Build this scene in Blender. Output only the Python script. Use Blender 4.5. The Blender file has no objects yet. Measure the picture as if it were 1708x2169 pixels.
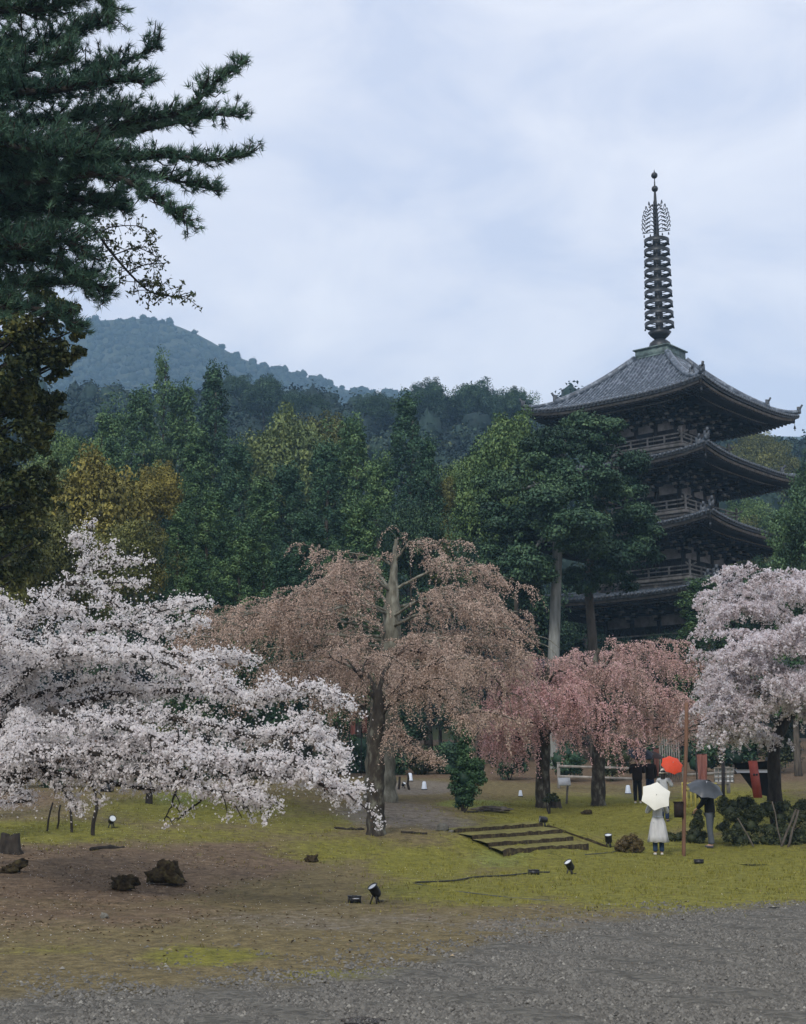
import bpy, math, random
import numpy as np
from mathutils import Vector, Matrix

C = bpy.context.scene.collection
SC = bpy.context.scene
rng = np.random.default_rng(7)
random.seed(7)

# ------------------------------------------------------------------ camera
FPX, CXP, CYP = 3100.0, 854.0, 1084.5          # focal length / principal point of the reference frame (1708 wide)
PITCH = math.atan(580.5 / FPX)
CAMZ = 1.65
cam_d = bpy.data.cameras.new('camera')
cam = bpy.data.objects.new('camera', cam_d)
C.objects.link(cam)
cam.location = (0, 0, CAMZ)
cam.rotation_euler = (math.radians(90) + PITCH, 0, 0)
cam_d.sensor_fit = 'HORIZONTAL'
cam_d.sensor_width = 36
cam_d.lens = 36 * FPX / 1708
cam_d.clip_start = 0.1
cam_d.clip_end = 8000
SC.camera = cam
SC.render.resolution_x, SC.render.resolution_y = 806, 1024

# ------------------------------------------------------------------ world, sun, exposure
SUN_EL, SUN_AZ = math.radians(40), math.radians(200)
w = bpy.data.worlds.new('World')
SC.world = w
w.use_nodes = True
nt = w.node_tree
nt.nodes.clear()
def N(t, **k):
    n = nt.nodes.new(t)
    for a, b in k.items():
        setattr(n, a, b)
    return n
out = N('ShaderNodeOutputWorld'); bg = N('ShaderNodeBackground')
sky = N('ShaderNodeTexSky', sky_type='NISHITA', sun_disc=False)
sky.sun_elevation = SUN_EL; sky.sun_rotation = SUN_AZ
tc = N('ShaderNodeTexCoord'); mp = N('ShaderNodeMapping')
mp.inputs['Scale'].default_value = (1.0, 1.0, 1.9)
mp.inputs['Location'].default_value = (0.35, 0.1, 0.0)
n1 = N('ShaderNodeTexNoise'); n1.inputs['Scale'].default_value = 7.5; n1.inputs['Detail'].default_value = 7; n1.inputs['Roughness'].default_value = 0.55
n1.inputs['Distortion'].default_value = 0.5
r1 = N('ShaderNodeValToRGB')
r1.color_ramp.elements[0].position = 0.33; r1.color_ramp.elements[0].color = (4.6, 4.9, 5.9, 1)
r1.color_ramp.elements[1].position = 0.68; r1.color_ramp.elements[1].color = (6.4, 6.4, 6.8, 1)
e = r1.color_ramp.elements.new(0.5); e.color = (5.6, 5.7, 6.35, 1)
mx = N('ShaderNodeMix', data_type='RGBA'); mx.inputs[0].default_value = 0.93
L = nt.links.new
L(tc.outputs['Generated'], mp.inputs['Vector']); L(mp.outputs[0], n1.inputs['Vector']); L(n1.outputs['Fac'], r1.inputs[0])
L(sky.outputs[0], mx.inputs[6]); L(r1.outputs[0], mx.inputs[7]); L(mx.outputs[2], bg.inputs['Color'])
bg.inputs['Strength'].default_value = 0.105
L(bg.outputs[0], out.inputs['Surface'])

sd = bpy.data.lights.new('sun', 'SUN'); so = bpy.data.objects.new('sun', sd); C.objects.link(so)
sd.energy = 1.5; sd.angle = math.radians(12); sd.color = (1.0, 0.96, 0.9)
# light comes from behind-left of the camera
dirv = Vector((math.sin(SUN_AZ) * math.cos(SUN_EL), math.cos(SUN_AZ) * math.cos(SUN_EL), math.sin(SUN_EL)))
so.rotation_euler = dirv.to_track_quat('Z', 'Y').to_euler()
so.location = (0, 0, 60)

SC.view_settings.view_transform = 'Standard'
SC.view_settings.look = 'None'
SC.view_settings.exposure = 0.65
SC.view_settings.gamma = 1.0
SC.cycles.volume_bounces = 2
SC.cycles.max_bounces = 6
SC.cycles.diffuse_bounces = 5
SC.cycles.transparent_max_bounces = 4
SC.cycles.use_denoising = True

# ------------------------------------------------------------------ measuring helpers
CP, SP = math.cos(PITCH), math.sin(PITCH)
def P(px, py, Y):
    """the place Y metres in front of the viewpoint that the survey point (px, py) of the photograph lies on"""
    b = (CYP - py) / FPX
    t = Y / (CP - b * SP)
    return np.array([(px - CXP) / FPX * t, Y, CAMZ + (SP + b * CP) * t])
def proj(X, Y, Z):
    d = Y * CP + (Z - CAMZ) * SP
    v = (Z - CAMZ) * CP - Y * SP
    return CXP + FPX * X / d, CYP - FPX * v / d
def ppm(Y):
    return FPX / Y

# ------------------------------------------------------------------ terrain height: thin plate through surveyed points
_cp = [(-12,4,0),(0,4,0),(12,4,0),(-12,13,0),(-4,13,0),(0,14,0),(8,14,0),(0,19,0),(6,20,0),(10,25,0),(4,25,0),(14,32,-.02),(-15,20,.08),(-20,30,.7),
       (-25,45,1.3),(-30,60,2.1),(25,45,1.1),(30,60,1.9),(40,30,.2),(-40,100,4.6),(-10,100,4.6),(17.7,97,4.4),(45,100,4.8),(0,80,3.1),(25,80,3.2),(-25,80,3.3),(-50,30,.8),(-50,8,.2),(50,8,0)]
for a in [(20,1805,27),(350,1885,22.5),(150,1775,30),(315,1715,36),(620,1700,42),(795,1768,34),(500,1790,31),(600,1850,26),(940,1757,37),
          (1200,1710,52),(1240,1750,44),(1390,1702,54),(1440,1740,45),(1280,1800,37.5),(1390,1813,36.2),(1510,1797,38.5),(1650,1795,38.5),
          (1700,1830,33),(1300,1850,29.5),(1100,1850,30),(1125,1822,33),(1560,1680,50),(1690,1685,48),(870,1655,62),(700,1645,64),(1103,1682,57),
          (1400,1680,61),(1500,1665,64),(1145,1745,39),(985,1767,34.5),(1000,1705,48)]:
    _cp.append(tuple(P(*a)))
_cp = np.array(_cp, float)
def _U(r2):
    return np.where(r2 > 1e-9, r2 * np.log(np.maximum(r2, 1e-9)) * 0.5, 0)
_n = len(_cp)
_S = 10.0
_xy = _cp[:, :2] / _S
_K = _U(((_xy[:, None] - _xy[None]) ** 2).sum(-1)) + np.eye(_n) * 0.002
_Pm = np.c_[np.ones(_n), _xy]
_A = np.block([[_K, _Pm], [_Pm.T, np.zeros((3, 3))]])
_wt = np.linalg.solve(_A, np.r_[_cp[:, 2], 0, 0, 0])
def gz(x, y):
    x = np.asarray(x, float); y = np.asarray(y, float)
    xs, ys = np.clip(x, -50, 50), np.clip(y, 2, 104)
    q = np.stack([xs, ys], -1) / _S
    sh = q.shape[:-1]
    q = q.reshape(-1, 2)
    o = np.empty(len(q))
    for i in range(0, len(q), 20000):
        c = q[i:i + 20000]
        o[i:i + 20000] = _U(((c[:, None] - _xy[None]) ** 2).sum(-1)) @ _wt[:_n] + _wt[_n] + c @ _wt[_n + 1:]
    return o.reshape(sh)
def gz1(x, y):
    return float(gz(np.array([x]), np.array([y]))[0])
def GP(px, py, lo=9.0, hi=110.0):
    """ground point seen at the survey point"""
    Ys = np.linspace(lo, hi, 1400)
    b = (CYP - py) / FPX
    t = Ys / (CP - b * SP)
    X = (px - CXP) / FPX * t
    Z = CAMZ + (SP + b * CP) * t
    d = Z - gz(X, Ys)
    i = np.argmax(d < 0)
    if d[i] >= 0:
        i = len(Ys) - 1
    return np.array([X[i], Ys[i], gz1(X[i], Ys[i])])
def GX(px, Y, py=1700):
    """ground point at distance Y below survey column px"""
    p = P(px, py, Y)
    return np.array([p[0], Y, gz1(p[0], Y)])

# ------------------------------------------------------------------ mesh helpers
class G:
    """collects faces; build() links them as ONE mesh object"""
    def __init__(self):
        self.V, self.F, self.n = [], [], 0
    def add(self, V, F, mi=0, tint=0.5):
        V = np.asarray(V, float).reshape(-1, 3)
        if not isinstance(F, np.ndarray):
            for k in (3, 4):
                f = [q for q in F if len(q) == k]
                if f:
                    self._f(np.array(f), mi, tint)
            for q in F:
                if len(q) > 4:
                    self._f(np.array([q]), mi, tint)
        else:
            self._f(F, mi, tint)
        self.V.append(V); self.n += len(V)
        return self
    def _f(self, F, mi, tint):
        t = np.broadcast_to(np.asarray(tint, float), (len(F),))
        self.F.append((F + self.n, mi, t))
    def mesh(self, name, mats, smooth=False):
        me = bpy.data.meshes.new(name)
        V = np.concatenate(self.V)
        me.vertices.add(len(V)); me.vertices.foreach_set('co', V.astype(np.float32).ravel())
        loops = np.concatenate([f.ravel() for f, _, _ in self.F])
        tot = np.concatenate([np.full(len(f), f.shape[1]) for f, _, _ in self.F])
        me.loops.add(len(loops)); me.loops.foreach_set('vertex_index', loops.astype(np.int32))
        me.polygons.add(len(tot))
        me.polygons.foreach_set('loop_start', np.r_[0, np.cumsum(tot)[:-1]].astype(np.int32))
        me.polygons.foreach_set('material_index', np.concatenate([np.full(len(f), m) for f, m, _ in self.F]).astype(np.int32))
        if smooth:
            me.polygons.foreach_set('use_smooth', np.ones(len(tot), bool))
        for m in mats:
            me.materials.append(m)
        at = me.attributes.new('tint', 'FLOAT', 'FACE')
        at.data.foreach_set('value', np.concatenate([t for _, _, t in self.F]).astype(np.float32))
        me.update(calc_edges=True)
        return me
    def shift(self, loc):
        self.V = [v - np.asarray(loc) for v in self.V]
        return self
    def build(self, name, mats, parent=None, world=True, smooth=False, label=None):
        if not isinstance(mats, (list, tuple)):
            mats = [mats]
        if parent is not None and world:
            p = parent
            while p is not None:
                self.shift(p.location); p = p.parent
        o = bpy.data.objects.new(name, self.mesh(name, mats, smooth))
        C.objects.link(o)
        o.parent = parent
        if label:
            o['label'] = label
        return o

def tag(o, label=None, cat=None, group=None, kind=None):
    if label: o['label'] = label
    if cat: o['category'] = cat
    if group: o['group'] = group
    if kind: o['kind'] = kind
    return o
def thing(name, label, cat, loc=(0, 0, 0), rz=0.0, group=None):
    o = bpy.data.objects.new(name, None); C.objects.link(o)
    o.empty_display_size = 0.2
    o.location = tuple(float(v) for v in loc); o.rotation_euler = (0, 0, rz)
    return tag(o, label, cat, group)
def solo(g, name, mats, label, cat, loc, group=None, smooth=False):
    """a thing that is one mesh with its origin at loc"""
    g.shift(loc)
    o = g.build(name, mats, smooth=smooth)
    o.location = tuple(float(v) for v in loc)
    return tag(o, label, cat, group)
def copy_tree(o, parent=None):
    c = o.copy(); C.objects.link(c); c.parent = parent
    for ch in list(o.children):
        copy_tree(ch, c)
    return c

BOXF = np.array([[0,3,2,1],[4,5,6,7],[0,1,5,4],[1,2,6,5],[2,3,7,6],[3,0,4,7]])
def box(c, s, rz=0.0, rx=0.0):
    x, y, z = s[0] / 2, s[1] / 2, s[2] / 2
    V = np.array([[-x,-y,-z],[x,-y,-z],[x,y,-z],[-x,y,-z],[-x,-y,z],[x,-y,z],[x,y,z],[-x,y,z]])
    if rx:
        V = V @ np.array(Matrix.Rotation(rx, 3, 'X')).T
    if rz:
        V = V @ np.array(Matrix.Rotation(rz, 3, 'Z')).T
    return V + np.asarray(c, float), BOXF
def beam(a, b, wd, ht):
    """square bar from a to b"""
    a, b = np.asarray(a, float), np.asarray(b, float)
    d = b - a; l = np.linalg.norm(d); d = d / l
    s = np.cross(d, [0, 0, 1.0])
    if np.linalg.norm(s) < 1e-4: s = np.array([1.0, 0, 0])
    s /= np.linalg.norm(s); u = np.cross(s, d)
    s = s * wd / 2; u = u * ht / 2
    V = np.array([a-s-u, a+s-u, b+s-u, b-s-u, a-s+u, a+s+u, b+s+u, b-s+u])
    return V, BOXF
def tube(pts, rad, k=6, cap=True):
    pts = np.asarray(pts, float); n = len(pts)
    rad = np.broadcast_to(np.asarray(rad, float), (n,))
    T = np.gradient(pts, axis=0); T /= np.maximum(np.linalg.norm(T, axis=1, keepdims=True), 1e-9)
    ref = np.array([0.31, 0.17, 1.0]) if abs(T[:, 2]).mean() < 0.8 else np.array([1.0, 0.13, 0.07])
    A = np.cross(T, ref); A /= np.maximum(np.linalg.norm(A, axis=1, keepdims=True), 1e-9)
    B = np.cross(T, A)
    ang = np.arange(k) * 2 * np.pi / k
    V = pts[:, None] + rad[:, None, None] * (np.cos(ang)[None, :, None] * A[:, None] + np.sin(ang)[None, :, None] * B[:, None])
    V = V.reshape(-1, 3)
    i = np.arange(n - 1)[:, None] * k; j = np.arange(k)[None]; j2 = (j + 1) % k
    F = np.stack([i + j, i + j2, i + k + j2, i + k + j], -1).reshape(-1, 4)
    fl = [F]
    if cap:
        V = np.r_[V, pts[:1], pts[-1:]]
        a, b = len(V) - 2, len(V) - 1
        jj = np.arange(k)
        fl = [F, np.c_[np.full(k, a), (jj + 1) % k, jj], np.c_[np.full(k, b), (n - 1) * k + jj, (n - 1) * k + (jj + 1) % k]]
    return V, fl
def add_tube(g, pts, rad, k=6, mi=0, tint=0.5, cap=True):
    V, fl = tube(pts, rad, k, cap)
    for f in fl: g._f(f, mi, tint)
    g.V.append(V); g.n += len(V)
def lathe(prof, k=16, c=(0, 0, 0)):
    prof = np.asarray(prof, float); n = len(prof)
    ang = np.arange(k) * 2 * np.pi / k
    V = np.stack([prof[:, None, 0] * np.cos(ang), prof[:, None, 0] * np.sin(ang), np.broadcast_to(prof[:, None, 1], (n, k))], -1).reshape(-1, 3) + np.asarray(c, float)
    i = np.arange(n - 1)[:, None] * k; j = np.arange(k)[None]; j2 = (j + 1) % k
    return V, np.stack([i + j, i + j2, i + k + j2, i + k + j], -1).reshape(-1, 4)
def smooth_path(pts, n=12):
    """Catmull-Rom through the points"""
    p = np.asarray(pts, float)
    if len(p) < 3:
        return np.linspace(p[0], p[-1], n)
    q = np.r_[[2 * p[0] - p[1]], p, [2 * p[-1] - p[-2]]]
    o = []
    for i in range(1, len(q) - 2):
        t = np.linspace(0, 1, n, endpoint=False)[:, None]
        a, b, c, d = q[i - 1], q[i], q[i + 1], q[i + 2]
        o.append(0.5 * (2 * b + (c - a) * t + (2 * a - 5 * b + 4 * c - d) * t ** 2 + (3 * b - a - 3 * c + d) * t ** 3))
    return np.r_[np.concatenate(o), p[-1:]]
def unit(v):
    return v / np.maximum(np.linalg.norm(v, axis=-1, keepdims=True), 1e-9)
def leaves(Cn, Nr, ln, wd):
    """rhombic leaves: centres, normals, lengths, widths"""
    n = len(Cn)
    R = rng.normal(size=(n, 3))
    T = unit(np.cross(Nr, R)); B = np.cross(unit(Nr), T)
    ln = np.broadcast_to(ln, (n,))[:, None] / 2; wd = np.broadcast_to(wd, (n,))[:, None] / 2
    lift = unit(Nr) * ln * 0.25
    V = np.stack([Cn - T * ln - lift, Cn + B * wd + lift * 0.6, Cn + T * ln - lift, Cn - B * wd + lift * 0.6], 1).reshape(-1, 3)
    return V, np.arange(4 * n).reshape(n, 4)
def clump_leaves(g, c, r, n, size, up=0.5, mi=0, tint=None, shell=0.45, asp=0.6):
    """one leafy clump: ellipsoid with leaves through its outer part"""
    d = unit(rng.normal(size=(n, 3)) + np.array([0, 0, 0.25]))
    rr = (shell + (1 - shell) * rng.random((n, 1)) ** 0.6) * (1 + 0.12 * rng.normal(size=(n, 1)))
    p = np.asarray(c) + d * rr * np.asarray(r)
    nr = d + np.array([0, 0, up]) + 0.55 * rng.normal(size=(n, 3))
    s = size * (0.65 + 0.7 * rng.random(n))
    V, F = leaves(p, nr, s, s * asp)
    t0 = rng.random() if tint is None else tint
    g.add(V, F, mi, np.clip(t0 + 0.12 * rng.normal(size=n), 0, 1))

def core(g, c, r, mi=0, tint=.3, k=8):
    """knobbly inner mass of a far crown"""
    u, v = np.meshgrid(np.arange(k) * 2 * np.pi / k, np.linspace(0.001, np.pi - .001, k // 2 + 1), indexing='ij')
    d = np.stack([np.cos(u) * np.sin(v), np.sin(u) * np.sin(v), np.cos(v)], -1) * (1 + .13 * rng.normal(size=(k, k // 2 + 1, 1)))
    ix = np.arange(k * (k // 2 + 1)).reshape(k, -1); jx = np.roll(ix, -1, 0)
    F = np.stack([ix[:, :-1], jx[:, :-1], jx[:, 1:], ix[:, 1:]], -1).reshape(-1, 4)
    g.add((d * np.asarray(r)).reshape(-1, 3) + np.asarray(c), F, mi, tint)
# ------------------------------------------------------------------ materials
def pmat(name, rough=0.8, spec=0.3, metal=0.0):
    m = bpy.data.materials.new(name); m.use_nodes = True
    n = m.node_tree; b = n.nodes['Principled BSDF']
    b.inputs['Roughness'].default_value = rough
    b.inputs['Specular IOR Level'].default_value = spec
    b.inputs['Metallic'].default_value = metal
    return m, n, b
def ramp(n, stops):
    r = n.nodes.new('ShaderNodeValToRGB'); el = r.color_ramp.elements
    while len(el) < len(stops): el.new(0.5)
    for e_, (p, c) in zip(el, stops):
        e_.position = p; e_.color = (*c, 1)
    return r
def noisy(name, c1, c2, scale=5.0, rough=0.8, bump=0.3, spec=0.3, stretch=(1, 1, 1), detail=6, metal=0.0, c3=None, bdist=0.02):
    m, n, b = pmat(name, rough, spec, metal)
    t = n.nodes.new('ShaderNodeTexCoord'); mpn = n.nodes.new('ShaderNodeMapping'); mpn.inputs['Scale'].default_value = stretch
    z = n.nodes.new('ShaderNodeTexNoise'); z.inputs['Scale'].default_value = scale; z.inputs['Detail'].default_value = detail; z.inputs['Roughness'].default_value = 0.62
    st = [(0.32, c1), (0.68, c2)] if c3 is None else [(0.3, c1), (0.52, c2), (0.7, c3)]
    r = ramp(n, st)
    n.links.new(t.outputs['Object'], mpn.inputs[0]); n.links.new(mpn.outputs[0], z.inputs['Vector']); n.links.new(z.outputs['Fac'], r.inputs[0])
    n.links.new(r.outputs[0], b.inputs['Base Color'])
    if bump:
        bp = n.nodes.new('ShaderNodeBump'); bp.inputs['Strength'].default_value = bump; bp.inputs['Distance'].default_value = bdist
        n.links.new(z.outputs['Fac'], bp.inputs['Height']); n.links.new(bp.outputs[0], b.inputs['Normal'])
    return m
def leafmat(name, stops, rough=0.6, isl=0.35, obj=0.15, spec=0.25, trans=0.0):
    """foliage: colour runs along a ramp by clump tint, single leaf and single plant"""
    m, n, b = pmat(name, rough, spec)
    a = n.nodes.new('ShaderNodeAttribute'); a.attribute_name = 'tint'
    g_ = n.nodes.new('ShaderNodeNewGeometry'); oi = n.nodes.new('ShaderNodeObjectInfo')
    def mad(x, k, y):
        q = n.nodes.new('ShaderNodeMath'); q.operation = 'MULTIPLY_ADD'
        n.links.new(x, q.inputs[0]); q.inputs[1].default_value = k
        if isinstance(y, float): q.inputs[2].default_value = y
        else: n.links.new(y, q.inputs[2])
        return q.outputs[0]
    s = mad(a.outputs['Fac'], 1 - isl - obj, 0.0)
    s = mad(g_.outputs['Random Per Island'], isl, s)
    s = mad(oi.outputs['Random'], obj, s)
    r = ramp(n, stops)
    n.links.new(s, r.inputs[0]); n.links.new(r.outputs[0], b.inputs['Base Color'])
    if trans:
        tr = n.nodes.new('ShaderNodeBsdfTranslucent'); n.links.new(r.outputs[0], tr.inputs['Color'])
        ms = n.nodes.new('ShaderNodeMixShader'); ms.inputs[0].default_value = trans
        n.links.new(b.outputs[0], ms.inputs[1]); n.links.new(tr.outputs[0], ms.inputs[2])
        n.links.new(ms.outputs[0], n.nodes['Material Output'].inputs['Surface'])
    return m
def plain(name, c, rough=0.6, spec=0.3, metal=0.0, var=0.12, scale=14.0):
    c1 = tuple(max(0, v * (1 - var)) for v in c); c2 = tuple(v * (1 + var) for v in c)
    return noisy(name, c1, c2, scale, rough, 0.08, spec, metal=metal, bdist=0.004)

M = {}
M['tile'] = noisy('roof_tile', (.024, .031, .042), (.080, .100, .128), 3.2, .42, .25, .5, c3=(.27, .31, .36))
M['tile_end'] = noisy('tile_end', (.03, .035, .045), (.10, .115, .13), 6, .55, .2, .4)
M['wood_dark'] = noisy('dark_timber', (.012, .011, .012), (.040, .036, .037), 4, .8, .3, .2, (1, 1, .2))
M['wood_mid'] = noisy('weathered_timber', (.13, .12, .108), (.36, .335, .305), 3, .8, .3, .2, (1, 1, .3))
M['wood_pale'] = noisy('pale_timber', (.12, .11, .10), (.27, .25, .23), 3, .8, .2, .2)
M['plaster'] = noisy('old_plaster', (.16, .145, .14), (.36, .335, .32), 2.2, .9, .1, .1)
M['bronze'] = noisy('dark_bronze', (.012, .014, .016), (.035, .04, .045), 5, .45, .2, .5, metal=.4)
M['verdigris'] = noisy('verdigris_copper', (.04, .06, .06), (.16, .23, .215), 2.5, .6, .2, .4)
M['stone'] = noisy('mossy_stone', (.06, .06, .05), (.22, .21, .18), 4, .9, .5, .2)
M['bark'] = noisy('cherry_bark', (.016, .013, .011), (.048, .041, .033), 6, .9, .7, .15, (1, 1, .5), c3=(.17, .17, .135))
M['bark_dark'] = noisy('wet_dark_bark', (.012, .010, .009), (.05, .042, .034), 9, .85, .7, .2, (1, 1, .4))
M['bark_pale'] = noisy('pale_lichen_bark', (.06, .055, .043), (.16, .155, .122), 6, .9, .6, .1, (1, 1, .35), c3=(.27, .27, .225))
M['bark_grey'] = noisy('grey_straight_bark', (.11, .115, .105), (.30, .31, .29), 5, .9, .4, .1, (1, 1, .15))
M['bark_brown'] = noisy('brown_bark', (.045, .039, .033), (.14, .122, .10), 5, .9, .5, .1, (1, 1, .2))
M['twig'] = plain('twig_bark', (.14, .11, .09), .9, .1, var=.4, scale=3)
GRN = lambda k, d, m_, l: leafmat(k, [(.1, d), (.5, m_), (.92, l)])
M['cedar'] = GRN('cedar_foliage', (.012, .034, .018), (.054, .116, .048), (.16, .25, .09))
M['cedar_blue'] = GRN('blue_green_foliage', (.009, .028, .020), (.034, .085, .046), (.095, .18, .085))
M['broad_dark'] = GRN('dark_broad_foliage', (.008, .024, .016), (.036, .080, .042), (.105, .175, .075))
M['broad_mid'] = GRN('mid_broad_foliage', (.022, .052, .018), (.085, .150, .048), (.19, .26, .085))
M['broad_pale'] = GRN('pale_green_foliage', (.055, .085, .030), (.14, .185, .060), (.25, .29, .10))
M['olive'] = GRN('olive_foliage', (.034, .042, .013), (.115, .125, .034), (.24, .235, .065))
M['gold'] = GRN('golden_foliage', (.060, .058, .014), (.185, .165, .036), (.34, .29, .065))
M['pine'] = leafmat('pine_needles', [(.1, (.014, .038, .028)), (.5, (.048, .108, .070)), (.95, (.12, .205, .11))], .5)
M['hill_leaf'] = leafmat('hill_foliage', [(.05, (.007, .018, .016)), (.45, (.018, .042, .030)), (.75, (.055, .082, .038)), (1, (.15, .16, .06))], .7, .22, 0)
M['mountain_leaf'] = leafmat('mountain_foliage', [(.05, (.008, .016, .012)), (.6, (.022, .036, .022)), (1, (.06, .06, .035))], .8, .3, 0)
M['blossom'] = leafmat('white_blossom', [(.0, (.62, .54, .52)), (.25, (.84, .79, .78)), (.7, (.92, .89, .88)), (1, (.94, .93, .91))], .7, .5, 0, .1, .6)
M['blossom_grey'] = leafmat('greyish_white_blossom', [(.0, (.38, .28, .25)), (.3, (.70, .62, .62)), (.65, (.88, .84, .86)), (1, (.93, .91, .92))], .7, .45, 0, .1, .6)
M['bud_brown'] = leafmat('brown_pink_buds', [(.05, (.30, .21, .16)), (.45, (.63, .47, .38)), (.85, (.78, .62, .52)), (1, (.88, .77, .68))], .8, .5, .05, .1, .4)
M['bud_pink'] = leafmat('pink_buds', [(.05, (.36, .24, .20)), (.4, (.74, .50, .45)), (.8, (.90, .56, .58)), (1, (.97, .72, .78))], .8, .45, .0, .1, .4)
M['bud_mixed'] = leafmat('brown_to_pink_buds', [(.05, (.33, .24, .19)), (.45, (.68, .50, .43)), (.8, (.86, .57, .56)), (1, (.97, .68, .74))], .8, .45, .0, .1, .4)
M['moss_leaf'] = GRN('shrub_foliage', (.010, .016, .008), (.035, .045, .018), (.095, .105, .040))
M['shrub_brown'] = GRN('brown_shrub_foliage', (.030, .022, .010), (.085, .062, .025), (.17, .125, .05))
M['black_metal'] = plain('black_metal', (.012, .012, .014), .45, .5)
M['glass_lens'] = noisy('lamp_glass', (.50, .54, .56), (.68, .71, .72), 9, .12, 0, .6)
M['rubber'] = plain('black_cable', (.02, .02, .022), .6)
M['root'] = noisy('dark_root_wood', (.010, .008, .006), (.05, .038, .022), 9, .95, 1, .1, c3=(.10, .085, .035), bdist=.05)
M['pole'] = noisy('orange_brown_pole', (.095, .052, .034), (.20, .108, .068), 5, .7, .2, .2, (1, 1, .15))
M['red_paint'] = noisy('vermilion_paint', (.21, .03, .018), (.34, .06, .035), 3, .55, .1, .3)
M['red_cloth'] = noisy('faded_red_cloth', (.15, .06, .05), (.27, .125, .105), 4, .9, .2, .1, (3, 3, .4))
M['black_cloth'] = plain('black_cloth', (.010, .010, .011), .9, .1)
M['pale_cloth'] = plain('pale_grey_cloth', (.42, .44, .46), .9, .1)
M['white_board'] = noisy('white_board', (.52, .55, .57), (.70, .72, .72), 4, .5, .03, .3)
M['plastic_white'] = plain('pale_plastic', (.60, .66, .74), .5, .4, var=.06)
M['yellow'] = noisy('yellow_bamboo', (.30, .25, .05), (.52, .45, .12), 8, .6, .1, .3)
M['skin'] = plain('skin', (.46, .28, .20), .55, .3, var=.05)
M['hair'] = plain('dark_hair', (.014, .011, .010), .5, .4)
M['coat_pale'] = noisy('pale_grey_coat', (.38, .38, .38), (.52, .52, .51), 5, .85, .25, .1, (3, 3, .6))
M['navy'] = plain('navy_cloth', (.018, .03, .075), .85, .15)
M['denim'] = plain('dark_jeans', (.025, .045, .085), .85, .15)
M['black_wear'] = plain('black_jacket_cloth', (.010, .010, .011), .85, .15)
M['brown_wear'] = plain('dark_brown_cloth', (.022, .015, .013), .85, .15)
M['grey_wear'] = plain('slate_grey_trouser_cloth', (.075, .085, .098), .85, .15)
M['shoe_white'] = plain('white_shoe', (.55, .53, .48), .6)
M['shoe_dark'] = plain('dark_shoe', (.05, .05, .055), .6)
M['umb_white'] = plain('cream_umbrella_cloth', (.66, .65, .58), .7, .2, var=.03, scale=3)
M['umb_orange'] = plain('orange_red_umbrella_cloth', (.55, .06, .022), .6, .2, var=.08)
M['umb_navy'] = plain('dark_navy_umbrella_cloth', (.022, .028, .048), .5, .3)
M['umb_grey'] = plain('smoky_grey_umbrella_cloth', (.045, .052, .06), .35, .5)
M['umb_brown'] = plain('dark_brown_umbrella_cloth', (.06, .035, .03), .6, .2)
M['hat'] = plain('cream_hat_cloth', (.58, .54, .46), .8)
M['steel'] = plain('steel', (.4, .4, .41), .3, .5, metal=.8)

# ------------------------------------------------------------------ ground
GRAVEL_EDGE = np.array([(-200, 2135), (0, 2118), (300, 2100), (600, 2085), (800, 2065), (950, 2030), (1050, 1992), (1250, 1960), (1400, 1941), (1560, 1927), (1708, 1915), (1950, 1898)], float)
# blobs of ground cover as surveyed: (x, y, rx, ry, amount), layer m = moss/grass, b = bright green, l = leaf litter, p = bare grey path
COVER = {
 'm': [(1450, 1850, 420, 85, 1.0), (1250, 1730, 260, 50, .95), (1560, 1720, 200, 60, .8), (1000, 1885, 250, 42, .75), (420, 1715, 260, 40, .75), (120, 1762, 220, 30, .8), (420, 1770, 220, 22, .6),
       (640, 1745, 150, 35, .6), (720, 1800, 200, 40, .6), (900, 1830, 140, 45, .8), (430, 2025, 160, 28, .75), (780, 2065, 190, 16, .75), (100, 2010, 200, 20, .45), (1750, 1850, 200, 70, 1.), (2150, 1800, 380, 110, .9), (1950, 1720, 300, 60, .8),
       (1100, 1790, 160, 45, .9), (960, 1770, 80, 18, .5)],
 'b': [(1060, 1815, 90, 32, .55), (1150, 1855, 70, 15, .35), (1000, 1703, 80, 10, .9), (430, 2022, 80, 14, .25), (390, 1690, 90, 26, .6), (1130, 1775, 80, 25, .4)],
 'l': [(150, 1850, 380, 70, 1.0), (480, 1825, 210, 45, .9), (150, 1935, 420, 45, .6), (500, 1795, 230, 14, .4), (20, 1690, 150, 30, .7), (1150, 1810, 60, 14, .3)],
 'p': [(830, 1725, 130, 30, .9), (880, 1668, 100, 16, 1.0), (950, 1745, 80, 16, .8), (1300, 1690, 180, 14, .5), (700, 1950, 420, 32, .5), (1150, 1960, 240, 20, .6), (1620, 1815, 130, 9, .7), (1240, 1812, 90, 8, .7)],
}
def cover(X, Y):
    """amount of each ground cover at ground places"""
    Z = gz(X, Y)
    px, py = proj(X, np.maximum(Y, 6.0), Z)
    o = {}
    for k, bl in COVER.items():
        a = np.zeros_like(px)
        for (cx, cy, rx, ry, s) in bl:
            d2 = ((px - cx) / rx) ** 2 + ((py - cy) / ry) ** 2
            a = np.maximum(a, s * np.exp(-0.8 * d2 ** 1.5))
        o[k] = a
    e_ = np.interp(px, GRAVEL_EDGE[:, 0], GRAVEL_EDGE[:, 1])
    soft = np.interp(px, [-200, 900, 1300, 1950], [30, 55, 34, 9])
    o['g'] = np.where(Y < 9, 1.0, 1 / (1 + np.exp(-np.clip((py - e_) / soft * 2.2, -30, 30))))
    far = np.clip((Y - 62) / 6, 0, 1)
    o['l'] = np.maximum(o['l'], far)
    return o
gx = np.r_[-1000, -700, -400, -200, -90, -45, -25, -16, np.arange(-11, 16.01, 0.125), 20, 28, 45, 90, 200, 400, 700, 1000]
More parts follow.
